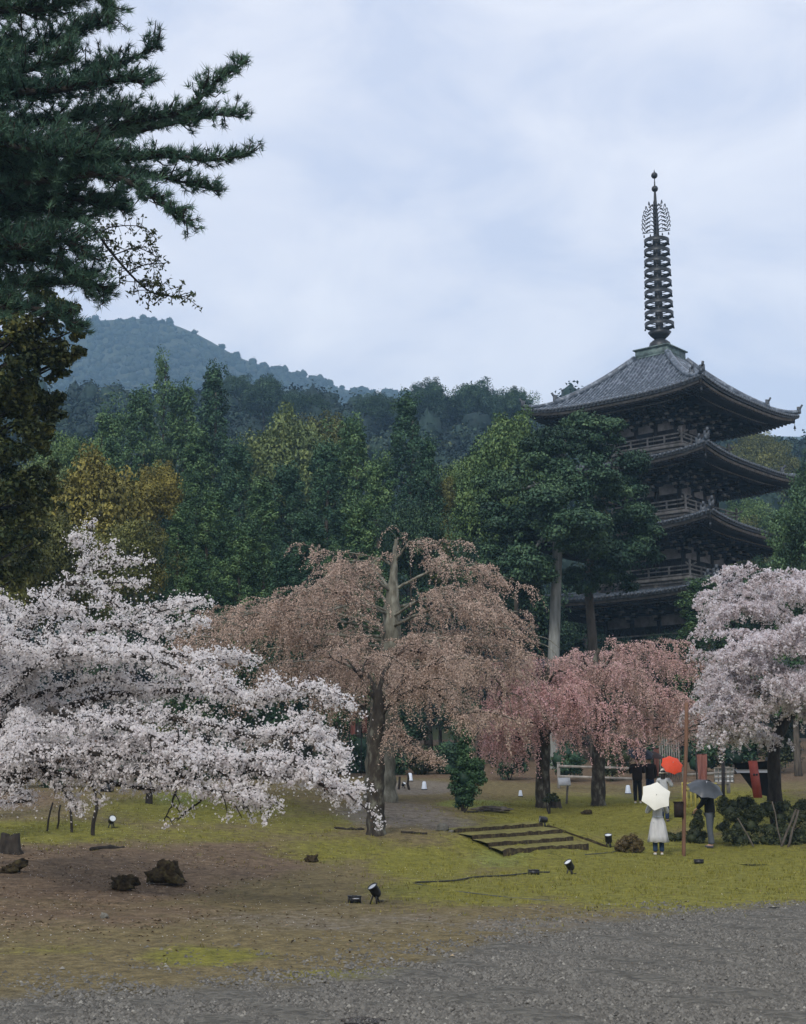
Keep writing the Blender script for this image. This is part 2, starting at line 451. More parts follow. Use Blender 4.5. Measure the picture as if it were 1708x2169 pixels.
gy = np.r_[-150, -80, -40, -20, -5, 4, np.arange(9, 26, 0.14), np.arange(26, 62, 0.22), np.arange(62, 112, 1.6), 125, 160, 260, 500, 1000, 1500, 1900]
XX, YY = np.meshgrid(gx, gy, indexing='ij')
ZZ = gz(XX, YY)
near = np.clip((60 - YY) / 20, 0, 1) * (np.abs(XX) < 18)
cv = cover(XX, YY)
ZZ = ZZ + near * (0.018 * np.sin(XX * 3.1 + 1.7 * np.sin(YY * 1.3)) * np.sin(YY * 2.7) + 0.012 * np.sin(XX * 7.3 + YY * 5.1) + 0.03 * cv['l'] * np.sin(XX * 1.9 + 2 * np.sin(YY * 1.1)))
ZZ = np.where((np.abs(XX) > 120) | (YY < -20), ZZ * 0.6, ZZ)
nx, ny = XX.shape
idx = np.arange(nx * ny).reshape(nx, ny)
gF = np.stack([idx[:-1, :-1], idx[1:, :-1], idx[1:, 1:], idx[:-1, 1:]], -1).reshape(-1, 4)

def ground_mat():
    m, n, b = pmat('ground_cover', .92, .2)
    Lk = n.links.new
    t = n.nodes.new('ShaderNodeTexCoord')
    at = n.nodes.new('ShaderNodeAttribute'); at.attribute_name = 'cover'
    at2 = n.nodes.new('ShaderNodeAttribute'); at2.attribute_name = 'cover_extra'
    s1 = n.nodes.new('ShaderNodeSeparateColor'); Lk(at.outputs['Color'], s1.inputs[0])
    s2 = n.nodes.new('ShaderNodeSeparateColor'); Lk(at2.outputs['Color'], s2.inputs[0])
    def noise(scale, det=5, ro=.6, st=None):
        z = n.nodes.new('ShaderNodeTexNoise'); z.inputs['Scale'].default_value = scale; z.inputs['Detail'].default_value = det; z.inputs['Roughness'].default_value = ro
        if st:
            q = n.nodes.new('ShaderNodeMapping'); q.inputs['Scale'].default_value = st; Lk(t.outputs['Object'], q.inputs[0]); Lk(q.outputs[0], z.inputs['Vector'])
        else:
            Lk(t.outputs['Object'], z.inputs['Vector'])
        return z.outputs['Fac']
    nb, nm, nf = noise(0.9, 4), noise(5.5, 7, .72), noise(30, 4, .75)
    def math_(op, a, bb, cc=None):
        q = n.nodes.new('ShaderNodeMath'); q.operation = op
        for i, v in enumerate((a, bb, cc)):
            if v is None: continue
            if isinstance(v, (int, float)): q.inputs[i].default_value = v
            else: Lk(v, q.inputs[i])
        return q.outputs[0]
    def colr(f, st):
        r = ramp(n, st); Lk(f, r.inputs[0]); return r.outputs[0]
    mixn = math_('MULTIPLY_ADD', math_('SUBTRACT', math_('MULTIPLY_ADD', nm, .6, math_('MULTIPLY', nf, .4)), .5), 1.75, .5)
    # gravel: small stones as voronoi cells of different greys
    vo = n.nodes.new('ShaderNodeTexVoronoi'); vo.inputs['Scale'].default_value = 15; Lk(t.outputs['Object'], vo.inputs['Vector'])
    vs = n.nodes.new('ShaderNodeSeparateColor'); Lk(vo.outputs['Color'], vs.inputs[0])
    gmix = math_('MULTIPLY_ADD', vs.outputs[0], .34, math_('MULTIPLY_ADD', mixn, .30, .18))
    cg = colr(gmix, [(.15, (.034, .031, .026)), (.48, (.108, .101, .085)), (.72, (.172, .161, .134)), (.95, (.34, .315, .26))])
    cm = colr(mixn, [(.25, (.052, .055, .013)), (.42, (.132, .128, .023)), (.56, (.190, .178, .030)), (.75, (.285, .262, .058))])
    cb = colr(mixn, [(.3, (.075, .095, .024)), (.5, (.165, .195, .048)), (.7, (.27, .29, .08))])
    cl = colr(mixn, [(.22, (.030, .021, .013)), (.43, (.112, .076, .047)), (.6, (.19, .134, .084)), (.8, (.36, .265, .155))])
    cp_ = colr(mixn, [(.3, (.075, .062, .048)), (.5, (.165, .14, .108)), (.7, (.27, .235, .185))])
    cd = colr(mixn, [(.3, (.07, .055, .028)), (.5, (.15, .118, .055)), (.7, (.24, .19, .09))])
    def mask(a, lo=.42, hi=.58):
        q = math_('ADD', a, math_('MULTIPLY', math_('SUBTRACT', math_('MULTIPLY_ADD', nb, .45, math_('MULTIPLY', nm, .55)), .5), 1.1))
        mr = n.nodes.new('ShaderNodeMapRange'); mr.interpolation_type = 'SMOOTHSTEP'
        Lk(q, mr.inputs[0]); mr.inputs[1].default_value = lo - .12; mr.inputs[2].default_value = hi + .12
        return mr.outputs[0]
    cur = cd
    for a, c in ((s1.outputs[2], cl), (s2.outputs[0], cp_), (s1.outputs[1], cm), (s2.outputs[1], cb), (s1.outputs[0], cg)):
        x = n.nodes.new('ShaderNodeMix'); x.data_type = 'RGBA'
        Lk(mask(a), x.inputs[0]); Lk(cur, x.inputs[6]); Lk(c, x.inputs[7]); cur = x.outputs[2]
    Lk(cur, b.inputs['Base Color'])
    h = math_('ADD', math_('MULTIPLY', nm, .6), math_('ADD', math_('MULTIPLY', nf, .35), math_('MULTIPLY', vo.outputs['Distance'], -.5)))
    bp = n.nodes.new('ShaderNodeBump'); bp.inputs['Strength'].default_value = .9; bp.inputs['Distance'].default_value = .07
    Lk(h, bp.inputs['Height']); Lk(bp.outputs[0], b.inputs['Normal'])
    return m
g = G(); g.add(np.stack([XX, YY, ZZ], -1).reshape(-1, 3), gF)
ground = g.build('ground', ground_mat(), smooth=True)
tag(ground, 'mossy, litter strewn ground with grey gravel in front', None, None, 'structure')
for nm_, cols in (('cover', ('g', 'm', 'l')), ('cover_extra', ('p', 'b', None))):
    at = ground.data.attributes.new(nm_, 'FLOAT_COLOR', 'POINT')
    col = np.ones((nx * ny, 4), np.float32)
    for i, k in enumerate(cols):
        col[:, i] = cv[k].ravel() if k else 0
    at.data.foreach_set('color', col.ravel())

# scattered ground cover: stones, blades, dead leaves
def scatter(n, key, ymin, ymax, power=1.0):
    """random ground places, denser where the cover is"""
    o = []
    while sum(len(q) for q in o) < n:
        k = n * 3
        Y = ymin + (ymax - ymin) * rng.random(k) ** power
        hw = Y * 0.285 + 1.0
        X = (rng.random(k) * 2 - 1) * hw
        a = key(X, Y)
        keep = rng.random(k) < a
        o.append(np.c_[X, Y][keep])
    q = np.concatenate(o)[:n]
    return np.c_[q, gz(q[:, 0], q[:, 1])]
p = scatter(105000, lambda x, y: cover(x, y)['g'], 9.3, 22)
n_ = len(p); s = 0.009 + 0.017 * rng.random(n_) ** 2.6
oc = np.array([[1,0,0],[0,1,0],[-1,0,0],[0,-1,0],[0,0,.85],[0,0,-.3]])
V = oc[None] * s[:, None, None] * (0.7 + 0.6 * rng.random((n_, 6, 1)))
th = rng.random(n_) * 6.28; c_, s_ = np.cos(th), np.sin(th)
V = np.stack([V[..., 0] * c_[:, None] - V[..., 1] * s_[:, None], V[..., 0] * s_[:, None] + V[..., 1] * c_[:, None], V[..., 2]], -1) + p[:, None]
of = np.array([[0,1,4],[1,2,4],[2,3,4],[3,0,4]])
g = G(); g.add(V.reshape(-1, 3), (of[None] + 6 * np.arange(n_)[:, None, None]).reshape(-1, 3), 0, np.repeat(rng.random(n_), 4))
M['pebble'] = leafmat('gravel_stone', [(.0, (.05, .047, .041)), (.45, (.112, .105, .091)), (.85, (.17, .16, .138)), (1, (.29, .275, .235))], .85, .3, 0)
tag(g.build('gravel', M['pebble']), 'loose grey stones on the gravel forecourt', None, None, 'stuff')

def tufts(p, h, wd, mats, name, label, nb=5, spread=.05):
    n_ = len(p)
    base = np.repeat(p, nb, 0) + np.c_[rng.normal(size=(n_ * nb, 2)) * spread, np.zeros(n_ * nb)]
    m_ = len(base)
    a = rng.random(m_) * 6.28
    hh = h * (0.5 + rng.random(m_))
    side = np.c_[np.cos(a), np.sin(a), np.zeros(m_)] * wd
    lean = np.c_[rng.normal(size=(m_, 2)) * 0.5, np.ones(m_)] * hh[:, None]
    V = np.stack([base - side - [0, 0, .01], base + side - [0, 0, .01], base + lean], 1).reshape(-1, 3)
    g = G(); g.add(V, np.arange(3 * m_).reshape(-1, 3), 0, np.clip(np.repeat(rng.random(n_), nb) + .15 * rng.normal(size=m_), 0, 1))
    return tag(g.build(name, mats), label, None, None, 'stuff')
M['grass'] = leafmat('grass_blades', [(.0, (.05, .052, .010)), (.4, (.15, .142, .020)), (.8, (.235, .215, .032)), (1, (.32, .28, .07))], .7, .35, 0)
tufts(scatter(9000, lambda x, y: np.maximum(cover(x, y)['m'], cover(x, y)['b']) * (1 - cover(x, y)['g']) * np.clip((y - 16) / 6, .06, 1), 12, 56, .8), .045, .007, M['grass'], 'grass', 'short mossy grass blades over the lawn')
p = scatter(5500, lambda x, y: np.clip(cover(x, y)['l'] + .12, 0, 1) * (1 - .9 * cover(x, y)['g']) * (1 - .55 * cover(x, y)['m']), 14, 40)
V, F = leaves(p + [0, 0, .015], rng.normal(size=(len(p), 3)) * .3 + [0, 0, 1], .02 + .045 * rng.random(len(p)), .015 + .02 * rng.random(len(p)))
g = G(); g.add(V, F, 0, rng.random(len(p)))
M['litter'] = leafmat('dead_leaves', [(.0, (.06, .04, .028)), (.45, (.14, .095, .06)), (.8, (.24, .17, .10)), (1, (.38, .30, .19))], .85, .4, 0)
tag(g.build('fallen_leaves', M['litter']), 'dead brown leaves littering the bare ground', None, None, 'stuff')
p = scatter(1500, lambda x, y: np.clip((2.5 - x) / 9, 0.02, 1) * (1 - .7 * cover(x, y)['g']), 16, 36)
V, F = leaves(p + [0, 0, .02], rng.normal(size=(len(p), 3)) * .3 + [0, 0, 1], .013 + .012 * rng.random(len(p)), .013)
g = G(); g.add(V, F, 0, .4 + .6 * rng.random(len(p)))
tag(g.build('fallen_petals', M['blossom']), 'pale cherry petals sprinkled over the ground at the left', None, None, 'stuff')
# ------------------------------------------------------------------ wooded hills behind
RIDGE = np.array([(-900, 800), (0, 800), (300, 800), (430, 792), (500, 780), (560, 786), (640, 812), (720, 826), (800, 832), (880, 822), (905, 815), (950, 832), (1000, 818), (1050, 828), (1100, 838),
                  (1250, 850), (1400, 862), (1540, 885), (1640, 893), (1708, 900), (2600, 920)], float)
MTN = np.array([(-1400, 860), (-300, 740), (100, 678), (180, 664), (240, 662), (310, 658), (360, 668), (430, 697), (480, 727), (530, 752), (600, 768), (680, 792), (740, 813), (800, 818), (870, 818), (1000, 850), (1300, 900), (2600, 930)], float)
def ridge_point(tab, px, Y):
    return P(px, float(np.interp(px, tab[:, 0], tab[:, 1])), Y)
HILL_Y0, HILL_Y1 = 116.0, 300.0
def hill_z(px, t, drop=9.5):
    """height of the hill along survey column px; t = 0 foot, 1 ridge"""
    Y = HILL_Y0 + (HILL_Y1 - HILL_Y0) * t
    zr = ridge_point(RIDGE, px, HILL_Y1)[2] - drop
    x = (px - CXP) / FPX * Y * 1.02
    return np.array([x, Y, 4.0 + (zr - 4.0) * t ** 0.92])
cols = np.linspace(-800, 2500, 67); rows = np.r_[np.linspace(-0.06, 1, 30)]
V = []
for c in cols:
    for t in rows:
        q = hill_z(c, max(t, 0)); 
        if t < 0: q[1] = 108; q[2] = 2
        q[2] += 1.2 * math.sin(q[0] * .11 + 2 * math.sin(q[1] * .05)) * max(t, 0)
        V.append(q)
    q = hill_z(c, 1.0).copy()
    for dy, dz in ((40, 8), (110, 40), (200, 110)):
        V.append(q + [0, dy, -dz])
nr = len(rows) + 3
ix = np.arange(len(cols) * nr).reshape(len(cols), nr)
F = np.stack([ix[:-1, :-1], ix[1:, :-1], ix[1:, 1:], ix[:-1, 1:]], -1).reshape(-1, 4)
M['forest_floor'] = noisy('forest_floor', (.015, .022, .014), (.05, .06, .03), .12, .95, .3)
g = G(); g.add(np.array(V), F)
tag(g.build('hill', M['forest_floor'], smooth=True), 'wooded hillside rising behind the temple grounds', None, None, 'structure')
g = G()
cand = []
for _ in range(8000):
    px = rng.uniform(-150, 1900); t = 0.02 + 1.0 * rng.random()
    q = hill_z(px, min(t, 1.01))
    r = rng.uniform(2.2, 5.0) if rng.random() < .8 else rng.uniform(5, 6.5)
    if all((q[0] - a[0]) ** 2 + (q[1] - a[1]) ** 2 > (0.62 * (r + a[3])) ** 2 for a in cand):
        cand.append((q[0], q[1], q[2], r))
for (x, y, z, r) in cand:
    tt = rng.random() ** 1.3 * (0.62 if rng.random() < .8 else 1.0)
    hh = r * rng.uniform(.8, 1.6)
    for k in range(5):
        o = rng.normal(size=3) * [r * .42, r * .42, hh * .28]
        t1 = np.clip(tt + .10 * rng.normal(), 0, 1)
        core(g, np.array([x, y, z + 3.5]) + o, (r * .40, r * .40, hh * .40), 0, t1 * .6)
        clump_leaves(g, np.array([x, y, z + 3.5]) + o, (r * .54, r * .54, hh * .52), 105, .8, .4, 0, t1, .7)
tag(g.build('hill_forest', M['hill_leaf']), 'mixed dark green forest covering the near hillside', None, None, 'stuff')

cols = np.linspace(-1300, 2300, 110); rows = np.linspace(0, 1, 34)
V = []
for c in cols:
    rp = ridge_point(MTN, c, 1100)
    for t in rows:
        Y = 420 + 680 * t
        z = 8 + (rp[2] - 14) * t ** 1.25
        x = rp[0] * Y / 1100
        spur = 9 * math.sin(x * .02 + 1.3) * math.sin(t * 3.14) + 5 * math.sin(x * .05 + Y * .01) * math.sin(t * 3.14)
        V.append((x, Y, z + spur))
    for dy, dz in ((200, 60), (700, rp[2] + 10)):
        V.append((rp[0], 1100 + dy, rp[2] - dz))
nr = len(rows) + 2
ix = np.arange(len(cols) * nr).reshape(len(cols), nr)
F = np.stack([ix[:-1, :-1], ix[1:, :-1], ix[1:, 1:], ix[:-1, 1:]], -1).reshape(-1, 4)
VM = np.array(V)
g = G(); g.add(VM, F)
tag(g.build('mountain', M['forest_floor'], smooth=True), 'rounded wooded mountain fading into blue haze', None, None, 'structure')
g = G(); VMg = VM.reshape(len(cols), nr, 3)
for _ in range(4600):
    ci = rng.uniform(34, 78); ti = (nr - 3) * (0.35 + 0.65 * rng.random() ** .7)
    c0, t0 = int(ci), min(int(ti), nr - 4)
    fc, ft = ci - c0, min(ti - t0, 1)
    q = (VMg[c0, t0] * (1 - fc) + VMg[c0 + 1, t0] * fc) * (1 - ft) + (VMg[c0, t0 + 1] * (1 - fc) + VMg[c0 + 1, t0 + 1] * fc) * ft
    r = rng.uniform(2.2, 4.2)
    t1 = rng.random(); hh = r * rng.uniform(.6, 1.2)
    core(g, q + [0, 0, 1.5], (r * .92, r * .92, hh * .92), 0, t1 * .8)
    clump_leaves(g, q + [0, 0, 1.5], (r, r, hh), 18, 1.6, .4, 0, t1, .85)
tag(g.build('mountain_forest', M['mountain_leaf']), 'hazy forest covering the far mountain', None, None, 'stuff')

# ------------------------------------------------------------------ haze: one closed box of even, thin air
hz, hn, hb = pmat('haze_air')
hn.nodes.remove(hb)
pv = hn.nodes.new('ShaderNodeVolumePrincipled')
pv.inputs['Color'].default_value = (.44, .72, 1.0, 1)
pv.inputs['Density'].default_value = 0.0004
pv.inputs['Anisotropy'].default_value = 0.1
hn.links.new(pv.outputs[0], hn.nodes['Material Output'].inputs['Volume'])
g = G(); g.add(*box((0, 875, 189), (2040, 2080, 386)))
hb_o = g.build('haze', hz)
tag(hb_o, 'thin bluish haze over the whole valley', None, None, 'stuff')

# ------------------------------------------------------------------ the pagoda
def build_pagoda():
    ax = 17.72; ay = 97.0; bz = 4.4
    t = thing('pagoda', 'dark five tiered timber pagoda with tiled roofs and tall ringed bronze spire', 'pagoda', (ax, ay, bz), math.radians(45 + 4.8 - 90 + 0.0))
    # near corner points to -Y turned 4.8 degrees towards +X: local corner (1,-1) has angle -45; wanted -90+4.8
    t.rotation_euler = (0, 0, math.radians(-90 + 4.8 + 45))
    RC = [11.1, 10.75, 10.4, 10.0, 9.6]              # half diagonals of the eaves
    TIP = [5.25, 9.5, 13.75, 18.1, 22.4]              # eave corner heights
    BODY = [3.35, 3.05, 2.8, 2.5, 2.25]
    FLOOR = [1.1, 6.05, 10.35, 14.7, 19.15]
    def side(k):
        a = k * math.pi / 2
        c, s = round(math.cos(a)), round(math.sin(a))
        return np.array([[c, s, 0], [-s, c, 0], [0, 0, 1.0]])   # row-vector rotation
    def put(g, VF, k, mi=0):
        V, F = VF
        g.add(np.asarray(V) @ side(k), F, mi)
    # stone podium
    g = G(); g.add(*box((0, 0, .3), (11.5, 11.5, .7))); g.add(*box((0, 0, .75), (10.6, 10.6, .2)))
    g.build('stone_base', M['stone'], t, False)
    for i in range(5):
        b = RC[i] / math.sqrt(2); h = BODY[i]; zt = TIP[i]; fl = FLOOR[i]
        top = i == 4
        a = 1.25 if top else BODY[i + 1] + .35
        z_in = 26.0 if top else FLOOR[i + 1] - .55
        ze = zt - .56                                   # mid eave height (tile top)
        lift = .48
        pw = 1.42 if top else 1.2
        def zsurf(tt, u):
            return z_in + (ze - z_in) * (1 - (1 - tt) ** pw) + lift * np.abs(u) ** 3.2 * tt ** 2.2
        g = G()
        nu, ntt = 25, 11
        U = np.linspace(-1, 1, nu); Tt = np.linspace(0, 1, ntt)
        uu, tt = np.meshgrid(U, Tt, indexing='ij')
        hw = a + (b - a) * tt
        X = uu * hw; Yv = -hw; Z = zsurf(tt, uu)
        ix = np.arange(nu * ntt).reshape(nu, ntt)
        F = np.stack([ix[:-1, :-1], ix[:-1, 1:], ix[1:, 1:], ix[1:, :-1]], -1).reshape(-1, 4)
        top_grid = np.stack([X, Yv, Z], -1).reshape(-1, 3)
        # tile ribs running down the slope
        sp_ = .30
        ribs = np.arange(-b + .12, b - .1, sp_)
        for k in range(4):
            put(g, (top_grid, F), k)
            for s in ribs:
                s = s + rng.uniform(-.015, .015)
                t0 = max(0.0, (abs(s) - a) / (b - a))
                if t0 > .96: continue
                tv = np.linspace(t0, 1.0, 7)
                hv = a + (b - a) * tv
                q = np.stack([np.full(7, s), -hv - np.r_[np.zeros(6), .03], zsurf(tv, np.clip(s / hv, -1, 1)) + .02], -1)
                V, fl_ = tube(q, .075, 5, False)
                put(g, (V, fl_[0]), k)
            # eave rim of tiles: short face under the tile edge with round end tiles
            rim_t = np.stack([U * b, np.full(nu, -b), zsurf(np.ones(nu), U)], -1)
            rim_b = rim_t + [0, .06, -.20]
            V = np.r_[rim_t, rim_b]; j = np.arange(nu - 1)
            put(g, (V, np.stack([j, j + nu, j + nu + 1, j + 1], -1)), k, 1)
            for s in ribs:
                zz = float(zsurf(1.0, np.clip(s / b, -1, 1)))
                V, F2 = lathe([(0.0, .06), (.095, .05), (.095, -.05), (.0, -.05)], 8)
                V = V[:, [0, 2, 1]] + [s, -b - .06, zz - .02]
                put(g, (V, F2), k, 1)
        roof = g.build('roof', [M['tile'], M['tile_end']], t, False)
        # hips with their end tiles
        for k in range(4):
            g = G()
            tv = np.linspace(0.0, 1.0, 12); hv = a + (b - a) * tv
            q = np.stack([hv, -hv, zsurf(tv, np.ones(12)) + .10], -1)
            cut = 9
            V, fl_ = tube(q[:cut], .24, 6); 
            for f in fl_: g._f(f, 0, .5)
            g.V.append(V @ side(k)); g.n += len(V)
            q2 = np.stack([np.linspace(hv[cut - 2], b + .05, 8), -np.linspace(hv[cut - 2], b + .05, 8), np.interp(np.linspace(hv[cut - 2], b, 8), hv, q[:, 2]) - .02 + .18 * np.linspace(0, 1, 8) ** 3], -1)
            V, fl_ = tube(q2, .15, 6)
            for f in fl_: g._f(f, 0, .5)
            g.V.append(V @ side(k)); g.n += len(V)
            # demon-face end tiles: an upright flared plate at each end
            for e_, hgt in ((q[cut - 1], .55), (q2[-1], .34)):
                put(g, beam(e_ + [-.05, .05, -.1], e_ + [-.05, .05, hgt], .32, .16), k, 1)
                put(g, beam(e_ + [.0, .0, hgt - .12], e_ + [.12, -.12, hgt + .16], .14, .12), k, 1)
            hp = g.build('hip_ridge', [M['tile'], M['tile_end']], roof, False)
        # eaves: boards and two rows of rafters, soffit
        g = G()
        for k in range(4):
            bi = b - .22
            rt = np.stack([U * bi, np.full(nu, -bi), zsurf(np.ones(nu), U) - .20], -1)
            V = np.r_[rt, rt - [0, 0, .17], rt + [0, .5, -.12]]
            j = np.arange(nu - 1)
            put(g, (V, np.r_[np.stack([j, j + nu, j + nu + 1, j + 1], -1), np.stack([j + nu, j + 2 * nu, j + 2 * nu + 1, j + nu + 1], -1)]), k, 1)
            # soffit
            hb_ = h + .9
            zs0 = ze + .42
            inn = np.stack([U * hb_, np.full(nu, -hb_), np.full(nu, zs0)], -1)
            V = np.r_[rt + [0, .05, -.05], inn]
            put(g, (V, np.stack([j, j + nu, j + nu + 1, j + 1], -1)), k, 0)
            for s in np.arange(-bi + .1, bi - .05, .27):
                u = s / bi
                zz = float(zsurf(1.0, np.clip(u, -1, 1)))
                put(g, beam((s, -bi + .06, zz - .44), (s, -bi + 1.5, zz - .36 - (zz - ze) * .35), .10, .12), k, 2)
                if abs(s) < bi - 1.1:
                    put(g, beam((s, -bi + 1.15, zz - .58), (s * .98, -max(hb_, abs(s) - .2), zs0 - .12), .12, .14), k, 2)
            # second board behind the flying rafters
            bj = b - 1.3
            rt2 = np.stack([U * bj, np.full(nu, -bj), zsurf(np.ones(nu), U) - .40 - .12 * U ** 2], -1)
            V = np.r_[rt2, rt2 - [0, 0, .12]]
            put(g, (V, np.stack([j, j + nu, j + nu + 1, j + 1], -1)), k, 1)
            # corner rafter
            zc = float(zsurf(1.0, 1.0))
            put(g, beam((hb_, -hb_, zs0 - .1), (b - .25, -b + .25, zc - .42), .22, .26), k, 2)
        g.build('eaves', [M['wood_dark'], M['wood_pale'], M['wood_dark']], roof, False)
        for k in range(4):                              # wind bells
            g = G(); V, F2 = lathe([(.0, .0), (.05, -.02), (.075, -.16), (.10, -.22), (.06, -.22), (0, -.2)], 8)
            zc = float(zsurf(1.0, 1.0))
            put(g, (V + [b - .25, -b + .25, zc - .72], F2), k); put(g, beam((b - .25, -b + .25, zc - .74), (b - .25, -b + .25, zc - .5), .02, .02), k)
            put(g, box((b - .25, -b + .25, zc - 1.02), (.11, .015, .14)), k)
            g.build('wind_bell', M['bronze'], roof, False)
        # wall: plaster panels between beams
        w_top = ze + .1
        g = G()
        for k in range(4):
            put(g, box((0, -h + .05, (fl + w_top) / 2), (2 * h, .1, w_top - fl)), k, 0)
            for z in (fl + .06, fl + (w_top - fl) * .42, fl + (w_top - fl) * .72):
                put(g, box((0, -h - .03, z), (2 * h + .1, .12, .16)), k, 1)
        wall = g.build('wall', [M['plaster'], M['wood_dark']], t, False)
        cx_ = [-h, -h / 3, h / 3, h]
        for k in range(4):
            for j in range(3):
                g = G(); put(g, tube([(cx_[j], -h, fl), (cx_[j], -h, w_top)], .16, 8)[0:1] + (tube([(0, 0, 0), (0, 0, 1)], .1, 8, False)[1][0],), k)
                g.build('column', M['wood_dark'], wall, False, smooth=True)
            wm = h / 3 - .18; hd = (w_top - fl) * .40
            g = G()
            for sx in (-1, 1):
                put(g, box((sx * wm / 2, -h - .05, fl + .14 + hd / 2), (wm - .03, .08, hd)), k)
                for zz in (.25, .55, .85):
                    put(g, box((sx * wm / 2, -h - .10, fl + .14 + hd * zz), (wm - .08, .03, .06)), k)
            g.build('door', M['wood_dark'], wall, False)
            for sx in (-1, 1):
                g = G(); put(g, box((sx * 2 * h / 3, -h - .02, fl + .2 + hd / 2), (2 * wm, .06, hd * .9)), k)
                for q in np.linspace(-wm * .85, wm * .85, 9):
                    put(g, box((sx * 2 * h / 3 + q, -h - .07, fl + .2 + hd / 2), (.05, .05, hd * .8)), k)
                g.build('lattice_window', M['wood_dark'], wall, False)
        # stepped bracket sets under the eaves
        g = G()
        wz = w_top - 1.25
        for k in range(4):
            for x in cx_:
                corner = abs(abs(x) - h) < .01
                dirs = [(0.0, -1.0)] if not corner else [(0.0, -1.0), (math.copysign(.72, x), -.72)]
                for dx, dy in dirs:
                    st_ = 1.35 if abs(dx) > 0 else 1.0
                    for lv in range(3):
                        z = wz + .38 * lv
                        ln = (.55 + .55 * lv) * st_
                        o0 = np.array([x, -h, z])
                        e_ = o0 + np.array([dx * ln, dy * ln, 0])
                        put(g, beam(o0, e_, .17, .19), k, 0)
                        put(g, box(e_ + [0, 0, .17], (.26, .26, .16)), k, 1)
                        if dx == 0:
                            put(g, box(e_ + [0, .02, .3], (1.15, .16, .15)), k, 0)
                            for q in (-.48, .48):
                                put(g, box(e_ + [q, .02, .44], (.22, .22, .14)), k, 1)
                            put(g, box(o0 + [0, -.1, .3], (1.0, .16, .14)), k, 0)
                    # tail rafter
                    put(g, beam((x, -h, wz + 1.2), (x + dx * 2.35 * st_, -h + dy * 2.35 * st_, wz + .75), .16, .2), k, 0)
            for ln, z in ((1.1, wz + .95), (1.75, wz + 1.28)):
                put(g, box((0, -h - ln, z), (2 * (h + ln), .14, .16)), k, 0)
        g.build('bracket_set', [M['wood_dark'], M['wood_mid']], t, False)
        # veranda with railing; the upper ones stand on small brackets before a plaster band
        hv = h + (1.35 if i == 0 else .95)
        g = G()
        for k in range(4):
            put(g, box((0, -hv + .35, fl - .06), (2 * hv, .7, .12)), k, 0)
            put(g, box((0, -hv - .02, fl - .09), (2 * hv + .1, .1, .2)), k, 0)
            if i:
                put(g, box((0, -hv + .38, fl - .42), (2 * hv - .75, .08, .6)), k, 1)
                put(g, box((0, -hv + .2, fl - .30), (2 * hv - .2, .14, .14)), k, 0)
                for x in np.linspace(-hv + .5, hv - .5, 4):
                    put(g, box((x, -hv + .30, fl - .42), (.34, .2, .12)), k, 0)
                    put(g, box((x, -hv + .32, fl - .60), (.16, .18, .3)), k, 0)
            else:
                for x in np.linspace(-hv + .2, hv - .2, 6):
                    put(g, box((x, -hv + .2, fl - .5), (.2, .2, .8)), k, 0)
        ver = g.build('veranda', [M['wood_mid'], M['plaster']], t, False)
        g = G()
        for k in range(4):
            for z, e_, r in ((.12, .0, .10), (.42, .22, .075), (.68, .45, .085)):
                q = np.array([(-hv - e_, -hv + .02, fl + z + .12 * (e_ > .3)), (-hv - e_ * .4, -hv + .02, fl + z), (0, -hv + .02, fl + z), (hv + e_ * .4, -hv + .02, fl + z), (hv + e_, -hv + .02, fl + z + .12 * (e_ > .3))])
                for s in range(4):
                    put(g, beam(q[s], q[s + 1], r, r), k)
            for x in np.linspace(-hv + .02, hv - .02, 6):
                put(g, box((x, -hv + .02, fl + .33), (.10, .09, .62)), k)
        rl = g.build('railing', M['wood_mid'], t, False)
        for k in range(4):
            g = G(); put(g, lathe([(.075, 0), (.075, .85), (.11, .9), (.06, 1.05), (.0, 1.12)], 8, (hv, -hv, fl)), k)
            g.build('corner_post', M['wood_mid'], rl, False)
    # spire
    sp = G(); z0 = 26.0
    g = G(); g.add(*box((0, 0, z0 + .32), (2.5, 2.5, .62))); g.add(*box((0, 0, z0 + .66), (2.75, 2.75, .08))); g.add(*box((0, 0, z0 + .05), (2.65, 2.65, .10)))
    g.build('dew_basin', M['verdigris'], t, False)
    g = G(); g.add(*lathe([(.78, z0 + .70), (.78, z0 + 1.0), (.70, z0 + 1.25), (.5, z0 + 1.42), (.34, z0 + 1.50)], 24)); g.build('inverted_bowl', M['bronze'], t, False, smooth=True)
    g = G(); g.add(*lathe([(.32, z0 + 1.50), (.40, z0 + 1.58), (.62, z0 + 1.78), (.80, z0 + 2.02), (.72, z0 + 2.0), (.40, z0 + 1.95), (.3, z0 + 1.95)], 24)); g.build('lotus_flower', M['bronze'], t, False)
    RB, RT = 28.55, 34.62
    g = G()
    zs = np.array([27.9, 28.4, RT + .4, 35.4, 37.9, 38.6, 40.1])
    g.add(*lathe(np.c_[[.30, .25, .21, .19, .10, .06, .0], zs], 12)); shaft = g.build('spire_shaft', M['bronze'], t, False, smooth=True)
    for k in range(9):
        z = RB + (RT - RB) * k / 8; r = 1.0 - .14 * k / 8
        g = G()
        V, F = lathe([(r, z - .13), (r + .02, z + .13), (r - .07, z + .13), (r - .07, z - .13), (r, z - .13)], 32); g.add(V, F)
        g.add(*lathe([(.27, z - .13), (.27, z + .13)], 12))
        for j in range(6):
            a = j * math.pi / 3
            g.add(*beam((.25 * math.cos(a), .3 * math.sin(a), z), ((r - .05) * math.cos(a), (r - .05) * math.sin(a), z), .035, .05))
        for j in range(4):
            a = j * math.pi / 2 + .4
            V, F = lathe([(0, 0), (.04, -.03), (.07, -.16), (0, -.15)], 6, ((r - .02) * math.cos(a), (r - .02) * math.sin(a), z - .16)); g.add(V, F)
        g.build('spire_ring', M['bronze'], t, False)
    g = G()                                              # openwork water flame on four wings
    zf0, zf1 = 35.35, 37.75
